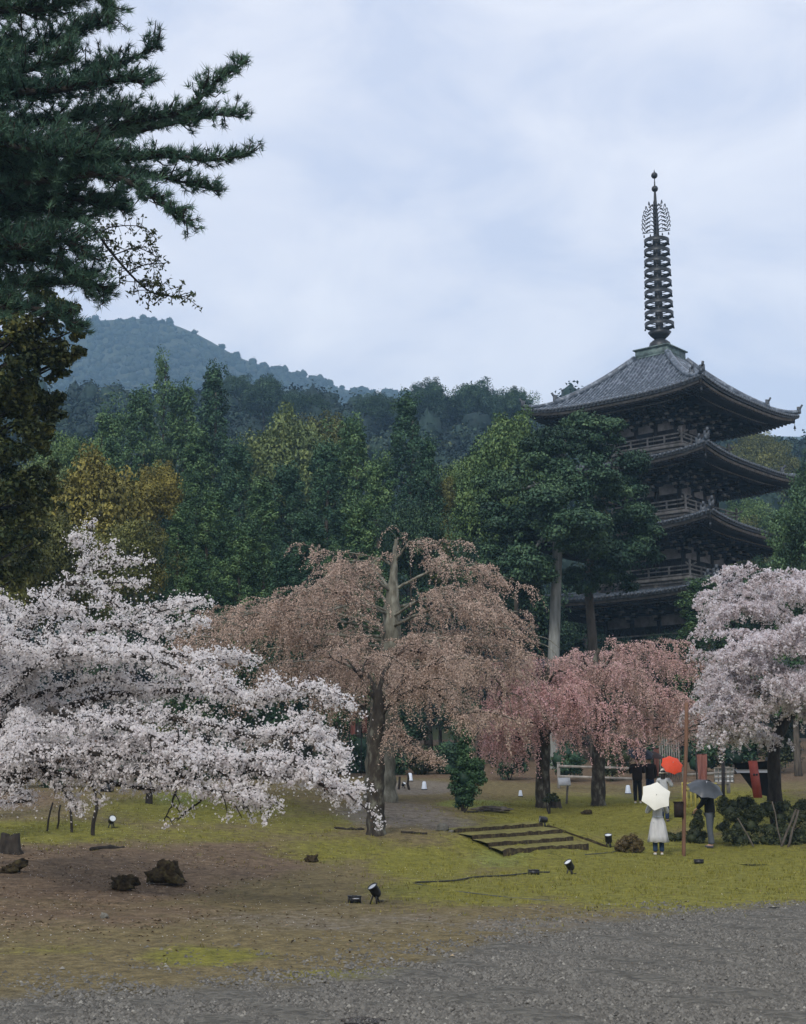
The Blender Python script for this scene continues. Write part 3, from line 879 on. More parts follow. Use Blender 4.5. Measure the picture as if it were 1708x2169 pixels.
    for q in range(4):
        a = q * math.pi / 2 + .35; dx, dy = math.cos(a), math.sin(a)
        def pt(r, z): return (r * dx, r * dy, z)
        add_tube(g, [pt(.1, zf0), pt(.98, zf0)], .03, 4)
        for k in range(7):
            z = zf0 + .05 + k * .30
            rmax = .95 * math.sqrt(max(0.05, 1 - (k / 6.7) ** 2.4))
            tt = np.linspace(0, 1, 9)
            add_tube(g, [pt(.12 + (rmax - .12) * s, z + .22 * math.sin(s * 5.5) * (1 - .3 * s) + .20 * s * s) for s in tt], .038, 4)
            add_tube(g, [pt(rmax * (.45 + .5 * s), z + .05 + .30 * s * s + .1 * math.sin(s * 7)) for s in tt], .032, 4)
            add_tube(g, [pt(rmax, z + .18), pt(rmax * 1.06, z + .30), pt(rmax * .98, z + .46)], .032, 4)
        V, F = lathe([(0, 0), (.035, -.03), (.06, -.2), (0, -.2)], 6, pt(.86, zf0 - .1)); g.add(V, F)
        V, F = lathe([(0, 0), (.035, -.03), (.06, -.2), (0, -.2)], 6, pt(.42, zf0 - .1)); g.add(V, F)
    g.build('water_flame', M['bronze'], t, False)
    for z, r, tip in ((38.55, .23, 0), (39.55, .23, .25)):
        pr = [(r * math.sin(x), z - r * math.cos(x)) for x in np.linspace(0.02, math.pi - .25, 10)] + [(0.0, z + r + tip)]
        g = G(); g.add(*lathe(pr, 16)); g.build('jewel', M['bronze'], t, False, smooth=True)
    return t
pagoda = build_pagoda()
# ------------------------------------------------------------------ woodland trees: crown shapes shared by many trees
def cedar_crown(H, R, n_cl, per, size, seed, sharp=.45):
    """billowing, slightly drooping sprays around a straight stem, blunt at the top"""
    g = G(); r_ = np.random.default_rng(seed)
    ph = r_.random(3) * 6
    for i in range(n_cl):
        z = H * (.22 + .76 * (i + .5) / n_cl)
        zn = (z / H - .22) / .78
        R_ = R * ((1 - zn) ** sharp * .95 + .10) * min(1, .6 + zn * 1.2)
        a = i * 2.399 + r_.normal() * .3
        R_ *= 1 + .20 * math.sin(2 * a + ph[0] + zn * 9) + .16 * math.sin(zn * 23 + ph[1]) + .10 * r_.normal()
        rr = R_ * (.40 + .5 * r_.random())
        cr = (.30 * R + .10) * (.6 + .65 * r_.random()) * (1 - .35 * zn)
        tt = r_.random()
        c = np.array([rr * math.cos(a), rr * math.sin(a), z - .25 * rr])
        clump_leaves(g, c, (cr, cr, cr * .85), per, size, .35, 0, tt, .5, .55)
        if i % 2 == 0:      # fingertip sprays that fray the outline
            tipc = np.array([(rr + cr * .85) * math.cos(a), (rr + cr * .85) * math.sin(a), z - .30 * rr - .1])
            clump_leaves(g, tipc, (cr * .45, cr * .45, cr * .4), per // 4, size * .9, .2, 0, tt, .2, .5)
    for k in range(7):
        d = r_.normal(size=3) * [.22 * R, .22 * R, .35]
        clump_leaves(g, np.array([0, 0, H * .975]) + d, (.24 * R, .24 * R, .30 * R), per // 2, size * .85, .3, 0, r_.random(), .3)
    return g
def broad_crown(H, R, z0, n_cl, per, size, seed, asp=.62):
    """domed crown of separate leafy masses"""
    g = G(); r_ = np.random.default_rng(seed)
    zc = (H + z0) / 2; hz_ = (H - z0) / 2
    for i in range(n_cl):
        d = r_.normal(size=3); d /= np.linalg.norm(d)
        if d[2] < -.55: d[2] *= -.6
        f = (.58 + .42 * r_.random()) * (1 + .14 * math.sin(3.1 * d[0] + 4 * d[1] + seed) + .1 * r_.normal())
        cr = R * (.20 + .16 * r_.random())
        c = np.array([d[0] * (R - cr * .8) * f, d[1] * (R - cr * .8) * f, zc + d[2] * (hz_ - cr * .7) * f])
        clump_leaves(g, c, (cr, cr, cr * .78), per, size, .55, 0, r_.random(), .6, asp)
        if i % 2 == 0:
            clump_leaves(g, c + d * cr * .95, (cr * .5, cr * .5, cr * .36), per // 4, size * .9, .4, 0, None, .3, asp)
    for i in range(n_cl // 3):
        d = r_.normal(size=3) * .4
        clump_leaves(g, np.array([d[0] * R, d[1] * R, zc + d[2] * hz_]), (R * .34, R * .34, R * .26), per // 2, size * 1.15, .4, 0, r_.random(), .5, asp)
    return g
def stem(H, r0, limbs, seed, z_l0=.35, R=2.5, lean=.02):
    g = G(); r_ = np.random.default_rng(seed)
    zz = np.linspace(-.6, H, 10)
    px_ = np.c_[lean * zz + .08 * np.sin(zz * .6 + seed), .06 * np.sin(zz * .5 + 2 * seed), zz]
    add_tube(g, px_, r0 * (1 - .85 * np.clip(zz / H, 0, 1)) + .02 + .25 * r0 * np.exp(-np.clip(zz, 0, 9) * 2.5), 8)
    for i in range(limbs):
        z = H * (z_l0 + (.95 - z_l0) * (i + .5) / limbs); a = i * 2.4 + r_.normal() * .4
        l = R * (.6 + .5 * r_.random()) * (1.1 - z / H * .7)
        s = np.array([np.interp(z, zz, px_[:, 0]), np.interp(z, zz, px_[:, 1]), z])
        e_ = s + np.array([l * math.cos(a), l * math.sin(a), l * (.25 + .4 * r_.random())])
        m_ = (s + e_) / 2 + np.array([0, 0, -.12 * l]) + r_.normal(size=3) * .08 * l
        add_tube(g, smooth_path([s, m_, e_], 4), np.linspace(r0 * .35 * (1.2 - z / H), .02, 9), 5)
    return g
CR = {}
CR['cedar0'] = (cedar_crown(24, 2.3, 150, 150, .20, 1).mesh('cedar_crown_mesh', [M['cedar']]), stem(22, .34, 10, 1, .3, 1.4).mesh('cedar_stem_mesh', [M['bark_brown']]), 24, 2.3)
CR['cedar1'] = (cedar_crown(24, 2.1, 140, 150, .19, 2, .55).mesh('cedar_crown_mesh', [M['cedar']]), stem(22, .32, 10, 2, .3, 1.3).mesh('cedar_stem_mesh', [M['bark_brown']]), 24, 2.1)
CR['cedar2'] = (cedar_crown(24, 2.6, 160, 155, .21, 3, .38).mesh('cedar_crown_mesh', [M['cedar']]), stem(21.5, .36, 12, 3, .3, 1.5).mesh('cedar_stem_mesh', [M['bark_brown']]), 24, 2.6)
CR['thin'] = (cedar_crown(24, 1.9, 105, 80, .2, 4, .6).mesh('thin_crown_mesh', [M['cedar']]), stem(23.4, .26, 26, 4, .45, 1.5).mesh('thin_stem_mesh', [M['bark_dark']]), 24, 1.9)
CR['broad0'] = (broad_crown(14, 5.0, 4.2, 66, 330, .27, 11).mesh('broad_crown_mesh', [M['broad_mid']]), stem(11.5, .32, 9, 5, .35, 3).mesh('broad_stem_mesh', [M['bark']]), 14, 5.0, 4.2)
CR['broad1'] = (broad_crown(14, 5.0, 3.4, 72, 310, .26, 12).mesh('broad_crown_mesh', [M['broad_mid']]), stem(11.5, .30, 9, 6, .32, 3).mesh('broad_stem_mesh', [M['bark']]), 14, 5.0, 3.4)
CR['broad2'] = (broad_crown(14, 4.6, 5.0, 58, 350, .28, 13).mesh('broad_crown_mesh', [M['broad_mid']]), stem(11.5, .30, 9, 7, .38, 3).mesh('broad_stem_mesh', [M['bark']]), 14, 4.6, 5.0)
def place_tree(kind, px, py_top, Y, half_px, mat, label, name, cat='tree', rz=None, group='woodland trees behind the cherry trees'):
    """a tree whose top stands at the survey point, Y metres away"""
    cm, sm, H0, R0 = CR[kind][:4]
    top = P(px, py_top, Y)
    x = top[0]; z = gz1(x, Y) if Y < 112 else hill_z(px, (Y - HILL_Y0) / (HILL_Y1 - HILL_Y0))[2]
    H = top[2] - z; R = half_px / FPX * Y
    t = thing(name, label, cat, (x, Y, z), rng.uniform(0, 6.28) if rz is None else rz, group)
    o = bpy.data.objects.new('crown', cm); C.objects.link(o); o.parent = t
    s = bpy.data.objects.new('trunk', sm); C.objects.link(s); s.parent = t
    s.scale = (R / R0, R / R0, H / H0)
    o.scale = s.scale
    if len(CR[kind]) > 4:                               # domed crowns keep their roundness and sit on top of the stem
        sz = min(max(.62 * H / (H0 - CR[kind][4]), R / R0), 1.75 * R / R0)
        o.scale = (1.25 * R / R0, 1.25 * R / R0, sz); o.location = (0, 0, H - H0 * sz)
    o.material_slots[0].link = 'OBJECT'; o.material_slots[0].material = M[mat]
    return t
TREES = [
 ('thin', 345, 752, 108, 44, 'cedar', 'tall ragged conifer whose thin pointed top stands highest at the foot of the mountain'),
 ('cedar1', 455, 772, 104, 62, 'cedar_blue', 'dark blue green cedar with a blunt top beside the ragged pointed conifer'),
 ('cedar0', 385, 812, 100, 66, 'cedar', 'deep green cedar filling the gap between the ragged conifer and the blunt dark cedar'),
 ('cedar2', 300, 826, 97, 72, 'cedar', 'broad mid green cedar just below and left of the ragged pointed conifer'),
 ('cedar0', 232, 868, 90, 64, 'cedar', 'green cedar above the golden leaved tree, at its upper left'),
 ('broad1', 160, 905, 84, 70, 'broad_mid', 'rounded green tree behind the golden leaved tree, near the big pine'),
 ('cedar1', 420, 905, 86, 72, 'cedar', 'green cedar directly below the dark blunt topped cedar'),
 ('cedar0', 503, 935, 84, 62, 'cedar_blue', 'dark cedar left of the pale yellow green tree on the slope'),
 ('broad0', 600, 864, 112, 92, 'broad_pale', 'pale yellow green round tree standing out of the dark cedars'),
 ('broad2', 688, 880, 116, 58, 'olive', 'small yellowish tree tucked beside the pale yellow green round tree'),
 ('cedar2', 612, 985, 78, 72, 'cedar_blue', 'blue green cedar in front of the pale yellow green round tree'),
 ('cedar1', 556, 1015, 72, 62, 'cedar', 'slim green cedar low in front of the dark cedars, left of the clearing'),
 ('cedar0', 690, 938, 82, 70, 'cedar_blue', 'dark green cedar right of the pale yellow green round tree'),
 ('cedar2', 748, 884, 88, 74, 'cedar', 'bright topped cedar in the middle of the wood'),
 ('cedar1', 862, 832, 96, 66, 'cedar_blue', 'tallest dark cedar in the middle of the wood, above the weeping cherry'),
 ('cedar0', 806, 965, 80, 62, 'cedar', 'green cedar in front of the tallest middle cedar'),
 ('cedar1', 905, 925, 90, 54, 'cedar_blue', 'dark cedar close against the right of the tallest middle cedar'),
 ('cedar2', 452, 1035, 68, 70, 'cedar', 'low green cedar right of the small golden tree'),
 ('cedar0', 655, 1090, 66, 66, 'cedar_blue', 'low dark cedar behind the left slope of the brown weeping cherry'),
 ('cedar1', 385, 1075, 65, 54, 'cedar', 'low cedar beneath the small golden tree'),
 ('cedar2', 520, 1110, 62, 70, 'cedar', 'low spreading green cedar above the brown twigs, left of the weeping cherry'),
 ('cedar0', 762, 1060, 71, 70, 'cedar', 'low cedar behind the top of the brown weeping cherry'),
 ('broad1', 872, 1050, 74, 62, 'broad_dark', 'dark rounded tree right behind the bare top of the weeping cherry'),
 ('cedar1', 600, 1165, 60, 56, 'cedar_blue', 'shortest dark cedar on the left shoulder of the weeping cherry'),
 ('cedar0', 715, 1160, 62, 50, 'cedar', 'short cedar hugging the trunk top of the weeping cherry'),
 ('cedar2', 415, 1180, 56, 60, 'cedar', 'short green cedar right of the high white blossom spray'),
 ('broad0', 930, 1008, 92, 52, 'olive', 'olive tinged tree between the middle cedars and the big dark tree'),
 ('broad1', 988, 955, 93, 58, 'broad_mid', 'rounded mid green tree left of the big dark tree'),
 ('broad0', 1078, 866, 87, 78, 'broad_mid', 'lighter green domed tree behind the left shoulder of the big dark tree'),
 ('broad2', 1028, 1000, 82, 66, 'broad_mid', 'fresh green tree low against the left of the big dark tree'),
 ('broad1', 962, 1085, 84, 54, 'olive', 'yellowish green low tree right of the weeping cherry top'),
 ('broad2', 1010, 1150, 78, 60, 'broad_dark', 'dark low tree between the weeping cherry and the grey trunk'),
 ('broad1', 1100, 1210, 86, 84, 'broad_dark', 'dark low tree under the big dark tree, left of the grey trunk'),
 ('broad2', 1235, 1275, 108, 66, 'broad_dark', 'dark tree seen between the grey trunk and the left side of the pagoda'),
 ('broad1', 1150, 1300, 106, 70, 'broad_dark', 'dark tree low behind the grey trunk, far left of the pagoda'),
 ('broad0', 1300, 1345, 84, 60, 'broad_dark', 'dark low tree in the shade before the pagoda'),
 ('broad0', 190, 953, 62, 112, 'gold', 'large golden olive tree rising behind the white cherry'),
 ('broad2', 335, 983, 66, 46, 'gold', 'small bright golden tree right of the large golden olive one'),
 ('broad1', 95, 965, 70, 74, 'broad_pale', 'pale grey green tree behind the large golden olive one'),
 ('broad1', 275, 1085, 55, 70, 'olive', 'olive tree below the large golden one, just above the white blossoms'),
 ('broad0', 120, 1090, 50, 84, 'olive', 'dull olive tree behind the upper twigs of the white cherry'),
 ('broad2', 20, 1010, 46, 80, 'olive', 'brownish olive tree at the left, beneath the big pine'),
 ('cedar2', 1490, 1225, 80, 76, 'cedar', 'dark conifer standing in front of the near corner of the pagoda'),
 ('broad1', 1400, 1330, 82, 56, 'broad_dark', 'low dark tree at the foot of the pagoda, left of the dark conifer'),
 ('broad0', 1735, 952, 74, 56, 'broad_dark', 'dark green tree covering the right end of the pagoda eaves'),
 ('cedar2', 1664, 1075, 68, 52, 'cedar', 'bright edged green conifer right of the pagoda, above the white cherry'),
 ('broad1', 1740, 1010, 64, 80, 'broad_dark', 'dark tree at the right edge behind the greyish white cherry'),
 ('broad2', 1608, 1190, 76, 54, 'broad_dark', 'low dark tree between the dark conifer and the greyish white cherry'),
]
for (k, px, py, Y, hp, mt, lb) in TREES:
    nm_ = 'cedar_tree' if k.startswith('cedar') else 'conifer_tree' if k == 'thin' else 'broadleaf_tree'
    place_tree(k, px, py, Y, hp, mt, lb, nm_)
for (k, px, py, Y, hp, mt, lb) in [
 ('broad2', 905, 806, 262, 40, 'broad_dark', 'airy round tree standing up from the hill ridge above the middle cedars'),
 ('broad0', 1003, 806, 268, 58, 'broad_dark', 'wide flat topped tree on the hill ridge, right of the airy round one'),
 ('broad1', 1085, 818, 262, 40, 'broad_dark', 'dark tree on the hill ridge nearest the pagoda roof'),
 ('broad1', 795, 828, 262, 40, 'broad_dark', 'low dark tree on the hill ridge where the mountain slope ends'),
 ('broad0', 500, 790, 262, 40, 'broad_dark', 'dark tree on the hill ridge right of the blunt topped cedar'),
 ('broad2', 560, 800, 250, 44, 'broad_dark', 'rounded tree on the hill ridge under the mountain slope'),
 ('broad1', 640, 826, 245, 46, 'broad_dark', 'dark tree lower along the hill ridge, above the pale yellow green tree'),
 ('broad0', 1590, 905, 200, 44, 'olive', 'olive green tree on the hill behind the pagoda, below its top roof'),
 ('broad2', 1640, 935, 190, 46, 'olive', 'yellowish tree on the hill near the right tip of the pagoda eaves'),
 ('broad1', 1590, 1045, 150, 50, 'broad_mid', 'green tree on the hill behind the lower pagoda roofs'),
 ('broad0', 1560, 1090, 140, 54, 'olive', 'dull olive tree right behind the pagoda below its third roof'),
 ]:
    place_tree(k, px, py, Y, hp, mt, lb, 'hillside_tree', group='single trees on the hillside')

# ------------------------------------------------------------------ trees built from their own survey
def px_clumps(g, lst, per_m2, size, tints=None, up=.5, asp=.6, flat=.8, shell=.5):
    """leafy masses: (x, y, distance, radius in survey units)"""
    for (px, py, Y, rp) in lst:
        c = P(px, py, Y); r = rp / FPX * Y
        n = int(per_m2 * 9 * r * r)
        clump_leaves(g, c, (r, r, r * flat), n, size, up, 0, None if tints is None else tints(), shell, asp)
def px_path(lst, n=6):
    return smooth_path([P(*q) for q in lst], n)

# the tall dark tree with the grey trunk, and its brown trunked neighbour
def tall_tree(name, label, base, path, r0, r1, lobes, mat, bark):
    t = thing(name, label, 'tree', base, 0, 'tall dark trees before the pagoda')
    g = G(); q = px_path(path, 6); q = np.r_[[[q[0, 0], q[0, 1], base[2] - .4]], q]
    add_tube(g, q, np.linspace(r0, r1, len(q)), 10)
    for (px, py, Y, rp) in lobes[::2]:
        e_ = P(px, py, Y); k = int(len(q) * .55 + (len(q) * .4) * rng.random()); s = q[min(k, len(q) - 1)]
        add_tube(g, smooth_path([s, (s + e_) / 2 + [0, 0, -.3], e_], 4), np.linspace(r1 * .8, .03, 9), 5)
    g.build('trunk', M[bark], t, smooth=True)
    g = G()
    for (px, py, Y, rp) in lobes:
        c = P(px, py, Y); r = rp / FPX * Y; t0 = rng.random()
        for _ in range(9):
            d = unit(rng.normal(size=3)); 
            if d[1] > .5: d[1] *= -1
            cc = c + d * r * .72 * np.array([1, 1, .85])
            rr = r * rng.uniform(.28, .50)
            clump_leaves(g, cc, (rr, rr, rr * .50), int(1250 * rr * rr + 40), .165, .6, 0, np.clip(t0 + .25 * rng.normal(), 0, 1), .55)
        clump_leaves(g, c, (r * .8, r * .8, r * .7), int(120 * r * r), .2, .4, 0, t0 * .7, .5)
    g.build('crown', M[mat], t)
    return t
b_ = GX(1168, 74); b2 = GX(1258, 78)
tall_tree('tall_tree', 'tall dense dark tree with a straight pale grey trunk in front of the pagoda', b_,
  [(1168, 1640, 74), (1173, 1400, 74), (1180, 1200, 74), (1186, 1050, 74), (1195, 930, 74)], .36, .16,
  [(1130, 1020, 73, 82), (1075, 1110, 74, 72), (1180, 955, 74, 80), (1195, 1090, 71.5, 92), (1105, 1195, 72.5, 74), (1190, 1130, 71.5, 70), (1040, 1035, 75, 52), (1060, 1180, 74, 60), (1235, 1010, 73, 80),
   (1110, 1235, 73.5, 44), (1245, 1130, 72.5, 70)], 'broad_dark', 'bark_grey')
tall_tree('tall_tree', 'tall dense dark tree with a brown trunk, its crown against the pagoda roofs', b2,
  [(1262, 1640, 78), (1256, 1370, 78), (1248, 1240, 78), (1262, 1080, 78), (1272, 940, 78)], .30, .14,
  [(1272, 920, 77, 62), (1300, 985, 77, 70), (1310, 1070, 76, 78), (1335, 1140, 77, 64), (1285, 1180, 75.5, 84), (1362, 1185, 78, 44), (1310, 1235, 77, 44), (1240, 900, 78, 48), (1235, 1230, 76, 52),
   (1352, 1090, 78, 40)], 'broad_dark', 'bark_brown')
g0 = thing('slim_tree', 'slim dark trunk standing in the gloom left of the tall grey trunk', 'tree', GX(1093, 82))
g = G(); q = px_path([(1093, 1640, 82), (1092, 1400, 82), (1096, 1200, 82)], 6); add_tube(g, q, np.linspace(.2, .1, len(q)), 8); g.build('trunk', M['bark_brown'], g0, smooth=True)
g = G(); px_clumps(g, [(1096, 1180, 82, 40), (1080, 1140, 82, 36), (1110, 1120, 82, 40), (1092, 1090, 82, 32)], 26, .28); g.build('crown', M['broad_dark'], g0)

# the big pine at the upper left
def build_pine():
    Yp = 26.0
    bx = P(-230, 1700, Yp + 1)[0]
    t = thing('pine_tree', 'huge dark pine whose needle boughs fill the upper left corner', 'tree', (bx, Yp + 1, gz1(bx, Yp + 1)))
    g = G(); trunk = np.array([[bx, Yp + 1, -.5], [bx + .2, Yp + 1, 5], [bx - .1, Yp + 1.2, 10], [bx + .3, Yp + 1, 15], [bx + .8, Yp + 1, 19]])
    q = smooth_path(trunk, 6); add_tube(g, q, np.linspace(.5, .18, len(q)), 12)
    g.build('trunk', M['bark_brown'], t, smooth=True)
    limbs = [  # survey polylines (x, y, distance offset), last number = bough fullness
     ([(-240, 60, 0), (-60, 20, -.5), (80, 20, -1), (190, -10, -1), (230, 10, -1.2)], 1.2), ([(-240, 130, 0), (-60, 110, 0), (90, 100, .4), (170, 62, .5), (232, 42, .5)], 1.1),
     ([(-240, 60, 0), (-80, -60, 0), (60, -70, .3), (160, -50, .2)], 1.0),
     ([(-240, 260, 0), (-40, 215, .6), (100, 190, 1), (220, 150, 1.2), (330, 98, 1.2)], 1.0), ([(-240, 230, 0), (-40, 200, -.8), (120, 190, -1.5), (250, 170, -1.6), (318, 172, -1.6)], .9),
     ([(-240, 330, 0), (-40, 330, -.4), (150, 290, -.8), (290, 255, -1), (395, 232, -1.1), (450, 180, -1.1), (522, 130, -1.1)], .62),
     ([(-240, 380, 0), (-20, 340, .6), (180, 300, 1), (330, 268, 1.1), (430, 246, 1.2), (505, 240, 1.2)], .85),
     ([(-240, 400, 0), (0, 380, -.4), (180, 345, -1), (340, 330, -1.3), (440, 338, -1.4), (518, 330, -1.4)], .75),
     ([(-240, 450, 0), (0, 410, .8), (180, 370, 1.3), (320, 372, 1.5), (452, 402, 1.6)], .8), ([(-100, 420, 0), (100, 380, -1.2), (230, 370, -1.8), (330, 420, -2), (395, 470, -2)], .62),
     ([(-240, 500, 0), (-40, 450, 0), (120, 420, -.8), (230, 430, -1), (265, 445, -1)], 1.1), ([(-240, 520, 0), (-40, 500, .8), (100, 470, 1.2), (200, 455, 1.3), (262, 400, 1.3)], 1.0),
     ([(-240, 600, 0), (-60, 560, 0), (60, 545, -.7), (150, 575, -.8), (218, 608, -.8)], 1.0), ([(-240, 640, 0), (-60, 620, .4), (60, 600, .8), (160, 600, .9), (190, 625, .9)], 1.0),
     ([(-240, 320, 0), (-60, 280, .4), (60, 260, .7), (180, 250, .8), (270, 235, .8)], 1.2), ([(-240, 480, 0), (-60, 520, -.6), (60, 520, -1.1), (140, 510, -1.3), (190, 540, -1.3)], 1.1),
     ([(-240, 180, 0), (-60, 150, -.4), (50, 150, -.8), (150, 120, -.9)], 1.1), ([(-240, 420, 0), (-80, 440, .4), (20, 440, .8), (120, 440, .9)], 1.2), ([(-240, 660, 0), (-90, 660, 0), (20, 650, -.4), (110, 660, -.5), (165, 690, -.5)], .9),
     ([(-240, 300, 0), (-70, 300, -1), (40, 310, -1.6), (150, 330, -1.8), (240, 320, -1.8)], 1.2), ([(-240, 560, 0), (-80, 470, 1), (20, 360, 1.2), (80, 340, 1.2)], 1.0),
    ]
    br = G(); tp, tdir, tt = [], [], []
    for lst, full in limbs:
        q = px_path([(a, b, Yp + c) for a, b, c in lst], 7)
        add_tube(br, q, np.linspace(.11, .014, len(q)), 6)
        seg = np.r_[0, np.cumsum(np.linalg.norm(np.diff(q, axis=0), axis=1))]
        L_ = seg[-1]; dq = unit(np.gradient(q, axis=0)); t0 = rng.random()
        fz = rng.random(3) * 6
        for s in np.arange(L_ * .18, L_, .08):
            i = np.searchsorted(seg, s); i = min(i, len(q) - 1)
            f = s / L_
            lump = 1.05 + .5 * math.sin(s * 4.3 + fz[0]) * math.sin(s * 1.7 + fz[1])
            if lump < .6 and rng.random() < .3: continue
            nb = 3 if rng.random() < .8 * full else 2
            for _ in range(nb):
                ln = full * lump * (.95 - .62 * f) * rng.uniform(.45, 1.2)
                d = unit(dq[i] * .75 + rng.normal(size=3) * [.55, .7, .30] + [0, 0, .16])
                q0 = q[i]; q1 = q0 + d * ln * .55 + rng.normal(size=3) * .04; q2 = q1 + unit(d + [0, 0, .42]) * ln * .45
                add_tube(br, [q0, q1, q2], [.02, .013, .008], 4)
                for u in np.arange(.22, 1.01, .12 / max(ln, .15)):
                    pp = q0 + (q1 - q0) * min(u / .55, 1) if u < .55 else q1 + (q2 - q1) * (u - .55) / .45
                    tp.append(pp + rng.normal(size=3) * .04); tdir.append(unit(d + [0, 0, .55] + rng.normal(size=3) * .35)); tt.append(np.clip(t0 * .5 + .1 + .35 * (lump - .4) + .2 * rng.normal(), 0, 1))
    br.build('branches', M['bark_dark'], t)
    tp, tdir, tt = np.array(tp), np.array(tdir), np.array(tt)
    nn = 26; n_ = len(tp); print('pine tufts', n_)
    d = unit(np.repeat(tdir, nn, 0) * .8 + rng.normal(size=(n_ * nn, 3)) * .52)
    ln = .10 + .10 * rng.random(n_ * nn)
    b0 = np.repeat(tp, nn, 0) + rng.normal(size=(n_ * nn, 3)) * .018
    sd_ = unit(np.cross(d, rng.normal(size=(n_ * nn, 3)))) * .0068
    V = np.stack([b0 - sd_, b0 + sd_, b0 + d * ln[:, None]], 1).reshape(-1, 3)
    g = G(); g.add(V, np.arange(len(V)).reshape(-1, 3), 0, np.repeat(tt, nn))
    g.build('needles', M['pine'], t)
    return t
build_pine()

# the leafy evergreen under the pine, with a thin twig reaching out over the mountain
def build_evergreen():
    base = GX(-160, 31)
    t = thing('evergreen_tree', 'dark olive leafed tree under the pine with one thin twig hanging before the mountain', 'tree', base)
    g = G(); q = np.array([base + [0, 0, -.5], base + [.1, 0, 3], base + [-.1, .2, 7], base + [.4, 0, 10.5]]); q = smooth_path(q, 5)
    add_tube(g, q, np.linspace(.3, .1, len(q)), 9)
    lobes = [(20, 690, 31, 60), (90, 650, 30.5, 42), (110, 720, 31, 46), (60, 760, 31.5, 58), (-40, 730, 31, 80), (130, 770, 30.8, 34), (30, 830, 31, 56), (100, 830, 31.5, 40), (-60, 850, 31, 80), (155, 700, 30.6, 24),
             (10, 900, 31.5, 56), (75, 890, 32, 40), (0, 640, 31.5, 50), (55, 700, 30.5, 50), (125, 665, 31.5, 36), (40, 775, 30.4, 50), (100, 775, 31, 44), (0, 800, 30.4, 60), (70, 840, 31, 46), (120, 860, 32, 36), (30, 940, 31, 56), (90, 920, 31.5, 40), (0, 1010, 31.5, 60), (60, 1020, 32, 44), (100, 1000, 33, 36), (60, 1090, 33, 44), (110, 1060, 33.5, 36), (0, 1090, 32.5, 60), (70, 1150, 33.5, 40), (0, 1190, 33, 50), (-60, 1230, 33, 60), (40, 1220, 34, 44), (-50, 960, 32, 70), (30, 980, 32, 50), (80, 945, 32.5, 34), (-60, 1060, 32, 70), (20, 1060, 32.5, 46), (165, 745, 30.6, 20), (20, 1130, 32, 44), (-40, 1150, 32, 50), (75, 600, 30.5, 34), (150, 660, 30.5, 22)]
    for (px, py, Y, rp) in lobes:
        e_ = P(px, py, Y); s = q[np.argmin(abs(q[:, 2] - (e_[2] - 1.5)))]
        add_tube(g, smooth_path([s, (s + e_) / 2 + [0, 0, .15], e_], 4), np.linspace(.07, .012, 9), 5)
    # the hanging twig
    tw = px_path([(-20, 560, 30), (120, 470, 29.6), (190, 478, 29.4), (232, 530, 29.3), (285, 590, 29.2), (328, 622, 29.2), (388, 628, 29.2)], 6)
    add_tube(g, tw, np.linspace(.05, .010, len(tw)), 5)
    lf = []
    for i in range(10, len(tw)):
        for _ in range(3):
            d = unit(rng.normal(size=3) + [.35, 0, .1]); ln = rng.uniform(.15, .55)
            q1 = tw[i] + d * ln
            add_tube(g, [tw[i], tw[i] + d * ln * .5 + [0, 0, .03], q1], [.010, .008, .005], 4)
            for u in (.55, .8, 1.0):
                lf.append(tw[i] + d * ln * u)
    side_tw = [[(205, 495, 29.4), (240, 480, 29.4), (300, 480, 29.3), (330, 505, 29.3)], [(240, 540, 29.3), (290, 525, 29.3), (335, 545, 29.2)], [(270, 575, 29.2), (310, 560, 29.2), (345, 558, 29.2)]]
    for st in side_tw:
        q1 = px_path(st, 5); add_tube(g, q1, np.linspace(.018, .006, len(q1)), 4)
        for i in range(3, len(q1)):
            for _ in range(3):
                d = unit(rng.normal(size=3)) * rng.uniform(.08, .26); add_tube(g, [q1[i], q1[i] + d], [.007, .004], 4); lf.append(q1[i] + d)
    g.build('branches', M['bark_dark'], t)
    g = G()
    for (px, py, Y, rp) in lobes:
        c = P(px, py, Y); r = rp / FPX * Y; t0 = .15 + .5 * rng.random()
        for _ in range(8):
            cc = c + unit(rng.normal(size=3)) * r * .7
            rr = r * rng.uniform(.3, .5)
            clump_leaves(g, cc, (rr * 1.15, rr * 1.15, rr * .85), int(950 * rr * rr + 40), .12, .5, 0, np.clip(t0 + .25 * rng.normal(), 0, 1), .15)
    g.build('crown', M['olive_dark'], t)
    g = G(); lf = np.repeat(np.array(lf), 3, 0) + rng.normal(size=(len(lf) * 3, 3)) * .035
    V, F = leaves(lf, rng.normal(size=lf.shape) + [0, 0, .2], .085 + .05 * rng.random(len(lf)), .045); g.add(V, F, 0, .2 + .3 * rng.random(len(lf)))
    g.build('leaves', M['olive_dark'], t)
M['olive_dark'] = GRN('dark_olive_foliage', (.022, .042, .015), (.11, .13, .04), (.26, .245, .07))
build_evergreen()
# ------------------------------------------------------------------ cherry trees
def blossoms(g, Cn, r, per, fs, tint0=.6, tvar=.2, flat=1.0):
    Cn = np.asarray(Cn); n = len(Cn)
    rr = r * (.6 + .8 * rng.random(n))
    d = unit(rng.normal(size=(n, per, 3)))
    p = Cn[:, None] + d * (rr[:, None, None] * (.75 + .35 * rng.random((n, per, 1)))) * np.array([1, 1, flat])
    nr = d + .35 * rng.normal(size=d.shape)
    s = fs * (.75 + .5 * rng.random(n * per))
    V, F = leaves(p.reshape(-1, 3), nr.reshape(-1, 3), s, s * .92)
    t = np.clip(np.repeat(tint0 + tvar * rng.normal(size=n), per), 0, 1)
    g.add(V, F, 0, t)
def arc(q):
    s = np.r_[0, np.cumsum(np.linalg.norm(np.diff(q, axis=0), axis=1))]
    return s

